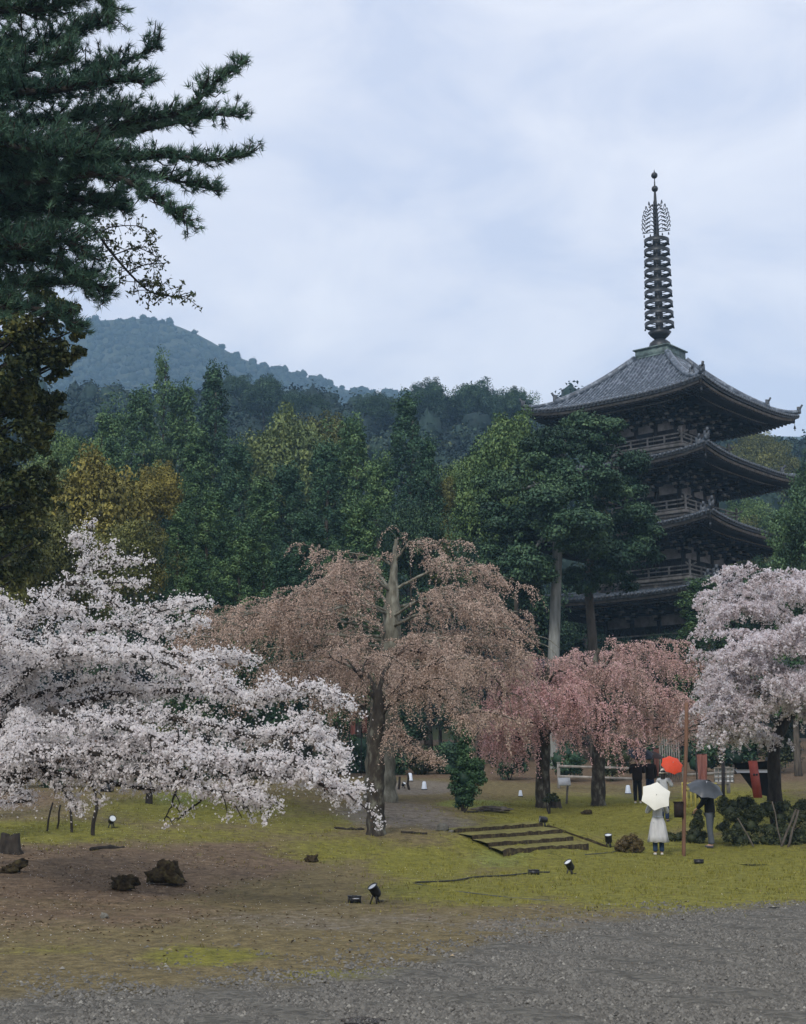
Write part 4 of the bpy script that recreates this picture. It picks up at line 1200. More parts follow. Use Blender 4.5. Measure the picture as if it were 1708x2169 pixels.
def build_white_cherry():
    base = GX(-70, 24.5)
    t = thing('cherry_tree', 'spreading cherry in full white blossom at the left, its boughs hanging low over the grass', 'cherry tree', base)
    B = G(); F_ = G(); TW = []
    g = G()
    tr = [base + [0, 0, -.4], base + [.05, 0, .5], P(-45, 1650, 24.3), P(-10, 1560, 24), P(20, 1470, 23.8)]
    q = smooth_path(tr, 5); add_tube(g, q, np.linspace(.27, .15, len(q)), 10)
    g.build('trunk', M['bark_dark'], t, smooth=True)
    # boughs: (survey polyline x,y,distance; start radius; blossom density; spray length)
    boughs = [
     ([(20, 1470, 23.8), (70, 1380, 23.8), (120, 1300, 24), (165, 1215, 24.2), (190, 1120, 24.3)], .05, .55, .30),
     ([(150, 1240, 24.1), (200, 1190, 24.2), (255, 1165, 24.2)], .02, .55, .26), ([(165, 1215, 24.1), (230, 1200, 24), (310, 1185, 24)], .02, .55, .22), ([(175, 1180, 24.1), (160, 1145, 24.1), (140, 1135, 24.1)], .015, .5, .15),
     ([(160, 1230, 24.2), (230, 1235, 24), (300, 1232, 24)], .02, .5, .16),
     ([(20, 1470, 23.8), (60, 1340, 23.4), (130, 1240, 23.2), (200, 1250, 23), (270, 1290, 22.8), (350, 1280, 22.8), (415, 1270, 22.8)], .06, .85, .34),
     ([(60, 1340, 23.5), (20, 1290, 23.4), (-60, 1260, 23.4)], .04, 1, .45), ([(-10, 1560, 24), (-60, 1420, 24), (-140, 1320, 24)], .06, 1, .5),
     ([(20, 1470, 23.8), (120, 1370, 22.6), (230, 1330, 22.2), (330, 1340, 22), (425, 1318, 22)], .07, 1, .42), ([(230, 1330, 22.3), (300, 1305, 22.3), (430, 1270, 22.4)], .02, .6, .2),
     ([(20, 1470, 23.8), (80, 1400, 22.2), (180, 1385, 21.6), (320, 1370, 21.4), (430, 1385, 21.4), (520, 1380, 21.5)], .07, 1.1, .42),
     ([(0, 1500, 23.8), (70, 1430, 21.6), (180, 1400, 21), (300, 1410, 20.7), (400, 1440, 20.6), (490, 1490, 20.6)], .07, 1.1, .45),
     ([(-10, 1540, 24), (100, 1470, 23.5), (280, 1440, 23.2), (400, 1430, 23), (480, 1465, 22.9)], .06, .7, .4),
     ([(-10, 1540, 24), (120, 1500, 22.5), (260, 1475, 21.8), (420, 1470, 21.2), (540, 1500, 21), (640, 1480, 20.9), (700, 1510, 20.9)], .075, 1.0, .42),
     ([(540, 1500, 21), (575, 1460, 21), (600, 1450, 21)], .02, 1., .2), ([(600, 1500, 21), (660, 1530, 21), (715, 1580, 21)], .025, 1., .26),
     ([(-20, 1580, 24), (100, 1540, 21.5), (260, 1520, 20.8), (400, 1530, 20.4), (540, 1560, 20.2), (650, 1545, 20.2), (720, 1600, 20.3)], .08, 1.25, .42),
     ([(-20, 1580, 24), (120, 1580, 21), (280, 1565, 20.2), (420, 1590, 19.8), (560, 1640, 19.6), (660, 1660, 19.6), (742, 1690, 19.6)], .08, 1.25, .38),
     ([(-30, 1600, 24.2), (60, 1600, 20.5), (180, 1600, 20), (300, 1610, 19.8), (420, 1620, 19.6), (520, 1670, 19.5), (590, 1718, 19.5)], .07, 1.05, .34),
     ([(300, 1610, 20), (380, 1640, 19.9), (460, 1690, 19.8), (520, 1725, 19.8)], .03, .5, .26), ([(380, 1640, 19.9), (370, 1690, 19.9), (350, 1735, 19.9)], .02, .38, .24), ([(440, 1680, 19.8), (400, 1720, 19.8), (372, 1745, 19.8)], .015, .38, .16),
     ([(-45, 1650, 24.3), (20, 1640, 21.5), (90, 1620, 20.6), (170, 1640, 20.2), (190, 1700, 20.2)], .11, .75, .28), ([(90, 1625, 20.6), (130, 1680, 20.4), (185, 1722, 20.4)], .03, .9, .2), ([(-45, 1650, 24.3), (20, 1665, 21), (60, 1690, 20.5), (-10, 1705, 20.5)], .05, .8, .2),
     ([(-45, 1650, 24.3), (40, 1655, 22.4), (110, 1632, 21.4), (230, 1640, 21), (340, 1648, 20.8), (430, 1640, 20.7)], .09, .5, .22),
     ([(-10, 1560, 24), (-80, 1500, 22.5), (-150, 1450, 21.5)], .07, 1, .5), ([(-30, 1600, 24), (-100, 1580, 22), (-180, 1600, 21)], .07, 1, .5),
     ([(40, 1500, 22), (60, 1540, 20.6), (40, 1600, 20.2), (-20, 1640, 20.2)], .04, 1., .4), ([(100, 1500, 21), (220, 1530, 20), (330, 1560, 19.5), (420, 1610, 19.3)], .05, 1.1, .4),
     ([(-20, 1580, 24), (100, 1600, 21), (220, 1625, 20), (330, 1645, 19.6), (440, 1665, 19.4), (545, 1690, 19.3)], .06, 1.0, .34), ([(-30, 1600, 24), (60, 1620, 21.5), (180, 1590, 20.6), (320, 1585, 20), (460, 1600, 19.7), (590, 1600, 19.6), (680, 1630, 19.6)], .07, 1.2, .40),
     ([(-20, 1540, 24), (60, 1480, 22.6), (170, 1450, 22), (260, 1440, 21.7), (350, 1470, 21.5)], .06, .9, .42), ([(20, 1470, 23.8), (60, 1420, 22), (130, 1360, 21.4), (220, 1345, 21.2), (300, 1370, 21.1)], .06, 1.1, .4), ([(-20, 1520, 23.8), (-10, 1420, 22.6), (40, 1330, 22), (110, 1290, 21.8), (180, 1290, 21.7)], .06, 1.0, .42),
     ([(660, 1655, 19.6), (710, 1670, 19.6), (750, 1688, 19.6)], .018, 1.1, .2), ([(600, 1620, 19.8), (680, 1620, 19.8), (730, 1600, 19.8)], .02, 1.1, .28), ([(60, 1600, 20.8), (130, 1640, 20.2), (230, 1650, 20), (320, 1640, 19.9)], .04, .8, .3), ([(-40, 1650, 24), (0, 1600, 21.4), (50, 1560, 20.6), (140, 1550, 20.4)], .06, 1.1, .4),
     ([(378, 1665, 20), (382, 1600, 19.7), (384, 1540, 19.6)], .022, .25, .12), ([(20, 1400, 23.5), (-20, 1380, 22.5), (10, 1360, 21.6), (60, 1380, 21)], .04, 1.1, .42), ([(60, 1360, 22), (-10, 1330, 21.4), (-70, 1330, 21)], .04, 1.1, .45),
    ]
    cl = []
    for lst, r0, dens, spl in boughs:
        q = px_path(lst, 8); q = q + np.cumsum(rng.normal(size=q.shape) * .012, 0)
        add_tube(B, q, np.linspace(r0, .008, len(q)), 6)
        s = arc(q); dq = unit(np.gradient(q, axis=0))
        for u in np.arange(.12 * s[-1], s[-1], .064 / max(dens, .3)):
            i = min(np.searchsorted(s, u), len(q) - 1)
            d = unit(dq[i] * .65 + rng.normal(size=3) * [.62, .75, .24] + [0, 0, .03])
            ln = spl * rng.uniform(.35, 1.15)
            b = q[i]; m_ = b + d * ln * .5 + [0, 0, .02]; e_ = b + d * ln + [0, 0, -.14 * ln]
            add_tube(B, [b, m_, e_], [.013, .009, .006], 3, cap=False)
            nb = max(2, int(ln / .055 * min(dens, 1.1)))
            for v in np.linspace(.15, 1.0, nb):
                pp = b + (m_ - b) * (v * 2) if v < .5 else m_ + (e_ - m_) * (v * 2 - 1)
                cl.append(pp + rng.normal(size=3) * [.035, .035, .024])
        if dens > .4:
            for i in range(len(q) // 3, len(q)):
                for _ in range(2):
                    cl.append(q[i] + rng.normal(size=3) * .045)
    cl = np.array(cl)
    B.build('branches', M['bark_dark'], t)
    k_ = rng.random(len(cl)); cl_ = cl[k_ < .86]; k_ = k_[k_ < .86]; blossoms(F_, cl_[k_ < .62], .040, 10, .037, .62, .2); blossoms(F_, cl_[k_ >= .62], .060, 15, .040, .72, .18)
    lo = np.repeat(cl, 4, 0) + rng.normal(size=(len(cl) * 4, 3)) * .075
    V, F = leaves(lo, rng.normal(size=lo.shape), .026 + .014 * rng.random(len(lo)), .028); F_.add(V, F, 0, np.clip(.6 + .2 * rng.normal(size=len(lo)), 0, 1))
    F_.build('blossoms', M['blossom'], t)
    g = G(); k = rng.choice(len(cl), len(cl) // 2)
    p = np.repeat(cl[k], 2, 0) + rng.normal(size=(len(k) * 2, 3)) * .05
    V, F = leaves(p, rng.normal(size=p.shape), .035, .012); g.add(V, F, 0, rng.random(len(p)))
    g.build('leaf_buds', M['bud_leaf'], t)
    print('white cherry clusters', len(cl))
    return t
M['bud_leaf'] = leafmat('reddish_leaf_buds', [(.0, (.06, .03, .02)), (.6, (.16, .085, .05)), (1, (.20, .17, .05))], .7, .4, 0)
build_white_cherry()

def weeping_tree(label, base, trunk, trunk_r, limbs, n_str, length, mats, bud, name='weeping_cherry', outward=.5, bud_n=.075, bark='bark', twigr=.006, blossom=None, group=None, per=2, tint=(.5, .22), limb_r=.09, zmin=None, swirl=.25, droop=.9, spread=.55, side=(.45, .5, 1.3), xlim=None):
    t = thing(name, label, 'cherry tree', base, 0, group)
    g = G(); q = smooth_path(trunk, 6); rr = np.interp(np.linspace(0, 1, len(q)), np.linspace(0, 1, len(trunk_r)), trunk_r)
    ct = q[:, :2].mean(0)
    add_tube(g, q, rr * (1 + .07 * np.sin(np.arange(len(q)) * 1.9)), 10)
    g.build('trunk', M[bark], t, smooth=True)
    B = G(); S = []
    paths = []
    for lst in limbs:
        q = smooth_path([np.asarray(p, float) for p in lst], 7); q = q + np.cumsum(rng.normal(size=q.shape) * .015, 0)
        add_tube(B, q, np.linspace(limb_r, .016, len(q)), 6); paths.append(q)
        s = arc(q)
        for u in np.arange(.28 * s[-1], s[-1], side[0]):                 # side limbs
            i = min(np.searchsorted(s, u), len(q) - 2)
            d = unit(q[i + 1] - q[i]) * .5 + rng.normal(size=3) * [.6, .6, .12] + [0, 0, .12]; ln = rng.uniform(side[1], side[2])
            q2 = smooth_path([q[i], q[i] + d * ln * .5 + [0, 0, .08], q[i] + d * ln - [0, 0, .10]], 4)
            add_tube(B, q2, np.linspace(limb_r * .42, .007, len(q2)), 4); paths.append(q2)
    B.build('branches', M['bark' if bark != 'bark_pale' else 'bark_pale'], t)
    W = np.array([arc(q)[-1] for q in paths]); W /= W.sum()
    tw = G(); bp, bt = [], []
    for _ in range(n_str):
        q = paths[rng.choice(len(paths), p=W)]; i = int(len(q) * (.15 + .85 * rng.random() ** .8)); i = min(i, len(q) - 1)
        s0 = q[i]; od = np.r_[s0[:2] - ct, 0]; od = unit(od + 1e-6)
        d0 = unit(od * outward + rng.normal(size=3) * [.6, .6, .2] + [0, 0, .28])
        Ls = length * rng.uniform(.35, 1.15) * (1.9 if rng.random() < .22 else 1); m_ = 9; uu = np.linspace(0, 1, m_)[:, None]
        pth = s0 + d0 * Ls * spread * (uu - .35 * uu ** 2) + np.array([0, 0, -1.0]) * Ls * droop * uu ** 1.75
        pth = pth + np.cumsum(rng.normal(size=(m_, 3)) * .022 * swirl * 4, 0) * [1, 1, .4]
        if zmin is not None:
            pth = pth[pth[:, 2] > zmin + rng.uniform(0, .5)]
            if len(pth) < 3: continue
        if xlim and (pth[-1, 0] < xlim[0] or pth[-1, 0] > xlim[1] or s0[0] < xlim[0] or s0[0] > xlim[1]): continue
        fld = math.sin(s0[0] * 2.1 + 1.3 * math.sin(s0[2] * 1.7)) * math.sin(s0[2] * 2.6 + s0[1]) 
        if fld < -.45 and rng.random() < .55: continue
        s = arc(pth); pos = np.arange(.05, s[-1], bud_n * (1 if rng.random() < .8 else 1.8))
        add_tube(tw, pth, np.linspace(twigr, twigr * .45, len(pth)), 3, cap=False)
        pq = np.stack([np.interp(pos, s, pth[:, c]) for c in range(3)], -1)
        bp.append(pq); bt.append(np.full(len(pq), np.clip(tint[0] + .22 * fld + tint[1] * rng.normal(), 0, 1)))
    tw.build('hanging_twigs', M['twig'], t)
    bp = np.concatenate(bp); bt = np.concatenate(bt)
    g = G()
    if blossom:
        blossoms(g, bp + rng.normal(size=bp.shape) * .02, blossom[0], blossom[1], blossom[2], tint[0], tint[1])
    else:
        p = np.repeat(bp, per, 0) + rng.normal(size=(len(bp) * per, 3)) * .03
        V, F = leaves(p, rng.normal(size=p.shape) + [0, -.2, .2], bud * (.6 + .8 * rng.random(len(p))), bud * .5)
        g.add(V, F, 0, np.clip(np.repeat(bt, per) + .1 * rng.normal(size=len(p)), 0, 1))
    g.build('buds' if not blossom else 'blossoms', M[mats], t)
    print(label[:30], len(bp))
    return t

Y0 = 46.0
b_ = GX(806, Y0)
weeping_tree('huge old weeping cherry with brownish pink budding twigs and a bare pale trunk top', b_,
  [b_ + [0, 0, -.5], b_ + [0, 0, .4], P(806, 1600, Y0), P(815, 1480, Y0), P(826, 1380, Y0), P(830, 1300, Y0), P(834, 1220, Y0), P(837, 1170, Y0), P(840, 1142, Y0)],
  [.62, .5, .46, .42, .34, .29, .13, .085, .05],
  [[P(834, 1190, Y0), P(870, 1150, Y0 - .3), P(910, 1150, Y0 - .5)], [P(834, 1200, Y0), P(805, 1180, Y0), P(785, 1200, Y0 - .5)],
   [P(820, 1420, Y0), P(700, 1400, Y0 - .8), P(600, 1430, Y0 - 1.2), P(520, 1480, Y0 - 1.3)], [P(820, 1410, Y0), P(950, 1405, Y0 - .6), P(1040, 1435, Y0 - 1), P(1085, 1490, Y0 - 1)], [P(815, 1450, Y0), P(740, 1445, Y0 - 1.8), P(670, 1490, Y0 - 2.4)],
   [P(815, 1450, Y0), P(900, 1445, Y0 - 1.8), P(960, 1475, Y0 - 2.4), P(1000, 1530, Y0 - 2.6)], [P(820, 1430, Y0), P(720, 1410, Y0 + 1.5), P(620, 1440, Y0 + 2)], [P(820, 1430, Y0), P(930, 1420, Y0 + 1.5), P(1020, 1450, Y0 + 2)],
   [P(826, 1350, Y0), P(700, 1340, Y0 + 2), P(600, 1350, Y0 + 3)], [P(826, 1350, Y0), P(950, 1340, Y0 + 2), P(1040, 1350, Y0 + 3), P(1110, 1400, Y0 + 3)],
   [P(832, 1250, Y0), P(880, 1222, Y0 - .4), P(950, 1196, Y0 - .8), P(1010, 1210, Y0 - 1), P(1058, 1232, Y0 - 1)], [P(832, 1255, Y0), P(760, 1205, Y0 - 1), P(700, 1222, Y0 - 1.5), P(670, 1260, Y0 - 1.6)],
   [P(832, 1250, Y0), P(790, 1205, Y0 + 1), P(740, 1200, Y0 + 1.5)], [P(830, 1290, Y0), P(930, 1260, Y0 + 1.5), P(1010, 1250, Y0 + 2.4), P(1060, 1290, Y0 + 2.8)],
   [P(828, 1300, Y0), P(720, 1260, Y0 - 1.6), P(640, 1255, Y0 - 2.4), P(580, 1290, Y0 - 2.8)], [P(826, 1330, Y0), P(690, 1275, Y0 + 1.5), P(560, 1285, Y0 + 2), P(470, 1310, Y0 + 2.2), P(400, 1330, Y0 + 2.2)],
   [P(826, 1340, Y0), P(700, 1310, Y0 - 2.5), P(590, 1310, Y0 - 3.4), P(500, 1340, Y0 - 3.8), P(420, 1370, Y0 - 4)], [P(826, 1330, Y0), P(920, 1290, Y0 - 2), P(1010, 1290, Y0 - 3), P(1060, 1310, Y0 - 3.4), P(1110, 1350, Y0 - 3.5)],
   [P(828, 1320, Y0), P(940, 1300, Y0 + 2), P(1060, 1300, Y0 + 3), P(1100, 1320, Y0 + 3.4), P(1140, 1370, Y0 + 3.4)], [P(815, 1400, Y0), P(780, 1370, Y0 - 2.5), P(740, 1390, Y0 - 4), P(700, 1420, Y0 - 4.8)],
   [P(826, 1400, Y0), P(880, 1360, Y0 - 2.5), P(930, 1370, Y0 - 4), P(980, 1400, Y0 - 4.8)],
   [P(815, 1420, Y0), P(800, 1390, Y0 - 1.5), P(810, 1400, Y0 - 3), P(830, 1430, Y0 - 3.6)], [P(826, 1330, Y0), P(700, 1300, Y0 + 1), P(600, 1300, Y0 - 1), P(500, 1310, Y0 - 2), P(400, 1350, Y0 - 2.4)],
   [P(826, 1360, Y0), P(680, 1340, Y0 + .5), P(540, 1340, Y0 - .8), P(430, 1370, Y0 - 1.2), P(380, 1410, Y0 - 1.3)], [P(824, 1370, Y0), P(690, 1370, Y0 - 2), P(560, 1380, Y0 - 2.6), P(470, 1420, Y0 - 2.8)],
   [P(824, 1370, Y0), P(950, 1370, Y0 - 1.5), P(1040, 1375, Y0 - 2), P(1090, 1420, Y0 - 2.2)], [P(826, 1300, Y0), P(760, 1280, Y0 - 1.8), P(690, 1300, Y0 - 3), P(640, 1340, Y0 - 3.4)],
   [P(826, 1310, Y0), P(890, 1275, Y0 - 1.5), P(960, 1290, Y0 - 2.4), P(1000, 1330, Y0 - 2.6)], [P(830, 1280, Y0), P(770, 1240, Y0 + 2), P(700, 1260, Y0 + 3), P(620, 1310, Y0 + 3.4)]],
  3700, .95, 'bud_brown', .062, per=3, droop=.68, spread=.85, side=(.26, .5, 1.7), swirl=.4, xlim=(P(385, 1400, Y0)[0], P(1165, 1400, Y0)[0]), outward=.6, bark='bark_pale', group='weeping cherries in bud', limb_r=.052, bud_n=.075, twigr=.008, zmin=float(b_[2]) + 1.5)
Y0 = 34.0
b_ = P(795, 1768, Y0); b_[2] = gz1(b_[0], Y0)
weeping_tree('cherry with a dark lichened trunk standing alone on the mound in the middle', b_,
  [b_ + [0, 0, -.4], b_ + [.02, 0, .12], P(795, 1690, Y0), P(797, 1620, Y0), P(796, 1560, Y0), P(803, 1500, Y0), P(800, 1462, Y0)],
  [.32, .225, .205, .20, .19, .15, .11],
  [[P(800, 1480, Y0), P(780, 1450, Y0 - .2), P(752, 1410, Y0 - .3), P(700, 1390, Y0 - .4)], [P(803, 1490, Y0), P(835, 1462, Y0 - .3), P(872, 1425, Y0 - .5), P(925, 1410, Y0 - .7)],
   [P(806, 1520, Y0), P(850, 1475, Y0 - .4), P(900, 1450, Y0 - .8), P(945, 1480, Y0 - 1), P(975, 1520, Y0 - 1)], [P(798, 1540, Y0), P(760, 1500, Y0 + .4), P(720, 1480, Y0 + .6), P(690, 1500, Y0 + .7)],
   [P(800, 1560, Y0), P(840, 1540, Y0 - .4), P(870, 1590, Y0 - .5), P(905, 1600, Y0 - .5)], [P(800, 1470, Y0), P(815, 1420, Y0 + .5), P(850, 1380, Y0 + .8), P(930, 1400, Y0 + 1)],
   [P(798, 1470, Y0), P(770, 1420, Y0 + .7), P(700, 1420, Y0 + 1.2), P(640, 1450, Y0 + 1.4)]],
  1100, .75, 'bud_brown', .048, per=3, droop=.75, spread=.7, side=(.26, .4, 1.1), swirl=.4, outward=.5, bark='bark', group='weeping cherries in bud', limb_r=.06, bud_n=.06, twigr=.0055, tint=(.42, .2), zmin=float(b_[2]) + 1.35)
Y0 = 50.0
b_ = GX(1150, Y0)
weeping_tree('weeping cherry with pink buds and a plain brown trunk right of the small conifer', b_,
  [b_ + [0, 0, -.4], b_ + [0, 0, .2], P(1152, 1560, Y0), P(1156, 1460, Y0), P(1160, 1410, Y0)], [.34, .25, .22, .15, .08],
  [[P(1156, 1470, Y0), P(1120, 1430, Y0 - .5), P(1080, 1450, Y0 - .8), P(1050, 1490, Y0 - 1)], [P(1158, 1450, Y0), P(1190, 1420, Y0 - .5), P(1225, 1450, Y0 - .8)], [P(1158, 1440, Y0), P(1140, 1410, Y0 + 1), P(1100, 1430, Y0 + 1.8)],
   [P(1156, 1480, Y0), P(1150, 1450, Y0 - 1.5), P(1130, 1480, Y0 - 2.4)], [P(1156, 1500, Y0), P(1200, 1470, Y0 - 1.5), P(1230, 1500, Y0 - 2)], [P(1156, 1460, Y0), P(1190, 1440, Y0 + 1.5), P(1220, 1470, Y0 + 2)], [P(1152, 1540, Y0), P(1100, 1520, Y0 - 1.2), P(1060, 1550, Y0 - 1.6)], [P(1152, 1560, Y0), P(1190, 1540, Y0 - 1), P(1220, 1560, Y0 - 1.4)], [P(1152, 1570, Y0), P(1110, 1560, Y0 - .8), P(1080, 1590, Y0 - 1)], [P(1152, 1540, Y0), P(1110, 1500, Y0 + 1), P(1070, 1520, Y0 + 1.6)]],
  1350, 1.1, 'bud_pink', .066, per=3, droop=.8, spread=.7, side=(.28, .4, 1.3), swirl=.4, outward=.5, group='pink weeping cherries', limb_r=.06, tint=(.48, .26), zmin=float(b_[2]) + .75)
Y0 = 53.0
b_ = GX(1268, Y0)
weeping_tree('wide pink weeping cherry with a pale trunk, in front of the pagoda foot', b_,
  [b_ + [0, 0, -.4], b_ + [0, 0, .2], P(1268, 1580, Y0), P(1270, 1470, Y0), P(1262, 1400, Y0), P(1270, 1375, Y0)], [.36, .26, .22, .18, .10, .06],
  [[P(1268, 1440, Y0), P(1220, 1390, Y0 - .5), P(1185, 1420, Y0 - .8)], [P(1268, 1430, Y0), P(1310, 1375, Y0 - .5), P(1360, 1370, Y0 - .9), P(1410, 1400, Y0 - 1.2)], [P(1268, 1450, Y0), P(1330, 1410, Y0 + 1), P(1400, 1400, Y0 + 1.6), P(1450, 1430, Y0 + 2)],
   [P(1268, 1470, Y0), P(1350, 1450, Y0 - 1.5), P(1410, 1460, Y0 - 2), P(1445, 1500, Y0 - 2.2)], [P(1268, 1460, Y0), P(1240, 1420, Y0 - 1.8), P(1220, 1460, Y0 - 2.6)], [P(1268, 1460, Y0), P(1300, 1420, Y0 - 2), P(1340, 1450, Y0 - 3)],
   [P(1268, 1440, Y0), P(1290, 1390, Y0 + 1.5), P(1340, 1400, Y0 + 2.4)], [P(1268, 1500, Y0), P(1320, 1490, Y0 - .8), P(1390, 1500, Y0 - 1.2)], [P(1268, 1500, Y0), P(1230, 1500, Y0 - .8), P(1195, 1530, Y0 - 1)], [P(1268, 1540, Y0), P(1330, 1530, Y0 - 1), P(1390, 1550, Y0 - 1.4)], [P(1268, 1540, Y0), P(1340, 1530, Y0 + 1), P(1420, 1540, Y0 + 1.6)], [P(1268, 1520, Y0), P(1240, 1510, Y0 + 1), P(1210, 1540, Y0 + 1.5)], [P(1268, 1500, Y0), P(1360, 1490, Y0 + 1), P(1440, 1510, Y0 + 1.4)]],
  2100, 1.1, 'bud_mixed', .064, per=3, droop=.78, spread=.75, side=(.28, .5, 1.4), swirl=.4, outward=.5, group='pink weeping cherries', limb_r=.065, tint=(.52, .26), zmin=float(b_[2]) + 1.75)
Y0 = 41.0
b_ = GX(1645, Y0)
weeping_tree('dense greyish white weeping cherry cut off by the right edge, above the dark hedge', b_,
  [b_ + [0, 0, -.4], b_ + [0, 0, .3], P(1640, 1600, Y0), P(1655, 1540, Y0), P(1690, 1480, Y0), P(1720, 1400, Y0), P(1745, 1300, Y0)], [.30, .2, .17, .18, .2, .16, .09],
  [[P(1690, 1470, Y0), P(1610, 1400, Y0 - .8), P(1540, 1410, Y0 - 1.3), P(1500, 1460, Y0 - 1.6)], [P(1715, 1400, Y0), P(1640, 1310, Y0 - .6), P(1570, 1290, Y0 - 1), P(1520, 1330, Y0 - 1.2)], [P(1720, 1390, Y0), P(1660, 1300, Y0 + .8), P(1590, 1270, Y0 + 1.3), P(1540, 1290, Y0 + 1.5)],
   [P(1740, 1310, Y0), P(1690, 1240, Y0), P(1630, 1230, Y0 - .3), P(1585, 1260, Y0 - .5)], [P(1745, 1300, Y0), P(1720, 1230, Y0 - .8), P(1670, 1240, Y0 - 1.6)], [P(1745, 1300, Y0), P(1790, 1230, Y0), P(1850, 1250, Y0)],
   [P(1720, 1400, Y0), P(1680, 1360, Y0 - 1.8), P(1620, 1370, Y0 - 2.8), P(1580, 1420, Y0 - 3.2)], [P(1720, 1400, Y0), P(1720, 1340, Y0 - 1.8), P(1690, 1330, Y0 - 3)], [P(1720, 1400, Y0), P(1800, 1350, Y0 - 1), P(1870, 1370, Y0 - 1.5)],
   [P(1700, 1450, Y0), P(1620, 1450, Y0 - 1.6), P(1550, 1480, Y0 - 2.4), P(1505, 1540, Y0 - 2.6)], [P(1690, 1480, Y0), P(1650, 1470, Y0 - 2), P(1600, 1500, Y0 - 3), P(1560, 1540, Y0 - 3.2)], [P(1700, 1450, Y0), P(1720, 1440, Y0 - 2.4), P(1700, 1480, Y0 - 3.4)],
   [P(1640, 1600, Y0), P(1590, 1550, Y0 - .6), P(1530, 1560, Y0 - 1)], [P(1655, 1540, Y0), P(1600, 1490, Y0 + .8), P(1540, 1500, Y0 + 1.2)], [P(1740, 1320, Y0), P(1690, 1270, Y0 + 1.6), P(1640, 1260, Y0 + 2.4)], [P(1700, 1450, Y0), P(1640, 1420, Y0 - 1), P(1560, 1430, Y0 - 2), P(1520, 1490, Y0 - 2.3)], [P(1690, 1480, Y0), P(1620, 1500, Y0 - 1.4), P(1550, 1520, Y0 - 2), P(1510, 1560, Y0 - 2.1)],
   [P(1720, 1400, Y0), P(1700, 1440, Y0 - 2.4), P(1660, 1470, Y0 - 3.4)], [P(1720, 1400, Y0), P(1650, 1350, Y0 - 2), P(1590, 1360, Y0 - 2.6), P(1550, 1390, Y0 - 2.8)], [P(1720, 1480, Y0), P(1740, 1480, Y0 - 2), P(1720, 1530, Y0 - 3)]],
  3400, .62, 'blossom_grey', .07, outward=.4, bark='bark_dark', limb_r=.06, bud_n=.085, blossom=(.062, 8, .056), tint=(.52, .3), zmin=float(b_[2]) + 1.4, swirl=.4, xlim=(P(1472, 1400, 39)[0], 99), droop=.55, spread=.8, side=(.26, .4, 1.3))

# small conifer half draped by twigs, low shrubs, hedge
def shrub(name, label, base, lobes, mat, size, per=420, cat='shrub', group=None, stems=True):
    t = thing(name, label, cat, base, 0, group)
    if stems:
        g = G()
        for _ in range(5):
            l_ = lobes[rng.integers(len(lobes))]; c = P(*l_[:3])
            add_tube(g, smooth_path([base + [0, 0, -.1], (base + c) / 2 + rng.normal(size=3) * .04, c], 4), np.linspace(.025, .008, 9), 5)
        g.build('stem', M['bark_dark'], t)
    g = G()
    for (px, py, Y, rp) in lobes:
        c = P(px, py, Y); r = rp / FPX * Y; t0 = rng.random()
        for _ in range(5):
            cc = c + unit(rng.normal(size=3)) * r * .55; rr = r * rng.uniform(.45, .62)
            clump_leaves(g, cc, (rr, rr, rr * .85), int(per * rr * rr * 9 + 24), size, .5, 0, np.clip(t0 + .2 * rng.normal(), 0, 1), .4)
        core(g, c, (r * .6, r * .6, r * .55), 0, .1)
    g.build('foliage', M[mat], t)
    return t
Y = 43.5
shrub('small_conifer', 'small dark conifer under the weeping twigs, right of the lone trunk', GX(982, Y), [(975, 1692, Y, 22), (990, 1690, Y, 20), (972, 1672, Y, 24), (995, 1668, Y, 24), (985, 1650, Y, 27), (1003, 1640, Y, 24), (1000, 1620, Y, 26), (985, 1610, Y, 24), (992, 1590, Y, 24), (985, 1570, Y, 21), (990, 1550, Y, 16), (984, 1533, Y, 12), (1020, 1650, Y, 17), (965, 1640, Y, 18), (1018, 1625, Y, 17)], 'cedar', .075, 420, 'conifer')
Y = 47.0
shrub('shrub', 'tiny dark shrub with a bare stem on the lawn below the pink cherry', GX(1165, Y), [(1168, 1688, Y, 12), (1158, 1694, Y, 9), (1178, 1694, Y, 9)], 'moss_leaf', .06, 500, 'shrub')
Y = 37.2
shrub('shrub', 'round brownish clipped bush beside the flood lamp', GX(1334, Y), [(1325, 1788, Y, 19), (1345, 1788, Y, 18), (1335, 1779, Y, 17), (1355, 1796, Y, 11), (1312, 1796, Y, 10)], 'shrub_brown', .05, 1500, 'shrub')
Y = 40.0
shrub('shrub', 'low dark bush behind the orange brown pole, left of it', GX(1428, Y), [(1420, 1777, Y, 15), (1436, 1775, Y, 15), (1428, 1785, Y, 14)], 'moss_leaf', .055, 1100, 'shrub')
Y = 39.6
shrub('shrub', 'low rounded dark bush between the orange brown pole and the man in grey trousers', GX(1475, Y), [(1465, 1776, Y, 18), (1485, 1778, Y, 18), (1475, 1768, Y, 15)], 'moss_leaf', .055, 1100, 'shrub')
Y = 41.5
shrub('shrub', 'upright green bush in front of the hedge end, beside the man in grey trousers', GX(1478, Y), [(1478, 1745, Y, 15), (1480, 1728, Y, 14), (1474, 1760, Y, 15), (1482, 1736, Y, 14), (1478, 1752, Y, 15), (1480, 1772, Y, 16)], 'moss_leaf', .055, 1200, 'shrub')
Y = 39.4
hl = []
for px in range(1540, 1760, 15):
    for (py, dy, r_p) in ((1704, .9, 20), (1728, .35, 22), (1752, 0, 20), (1776, -.2, 19)):
        if rng.random() < .14 and py < 1770: continue
        hl.append((px + rng.uniform(-9, 9), py + rng.uniform(-7, 7) + (7 if px > 1610 else 0), Y + dy + rng.uniform(-.25, .25), r_p * rng.uniform(.7, 1.2)))
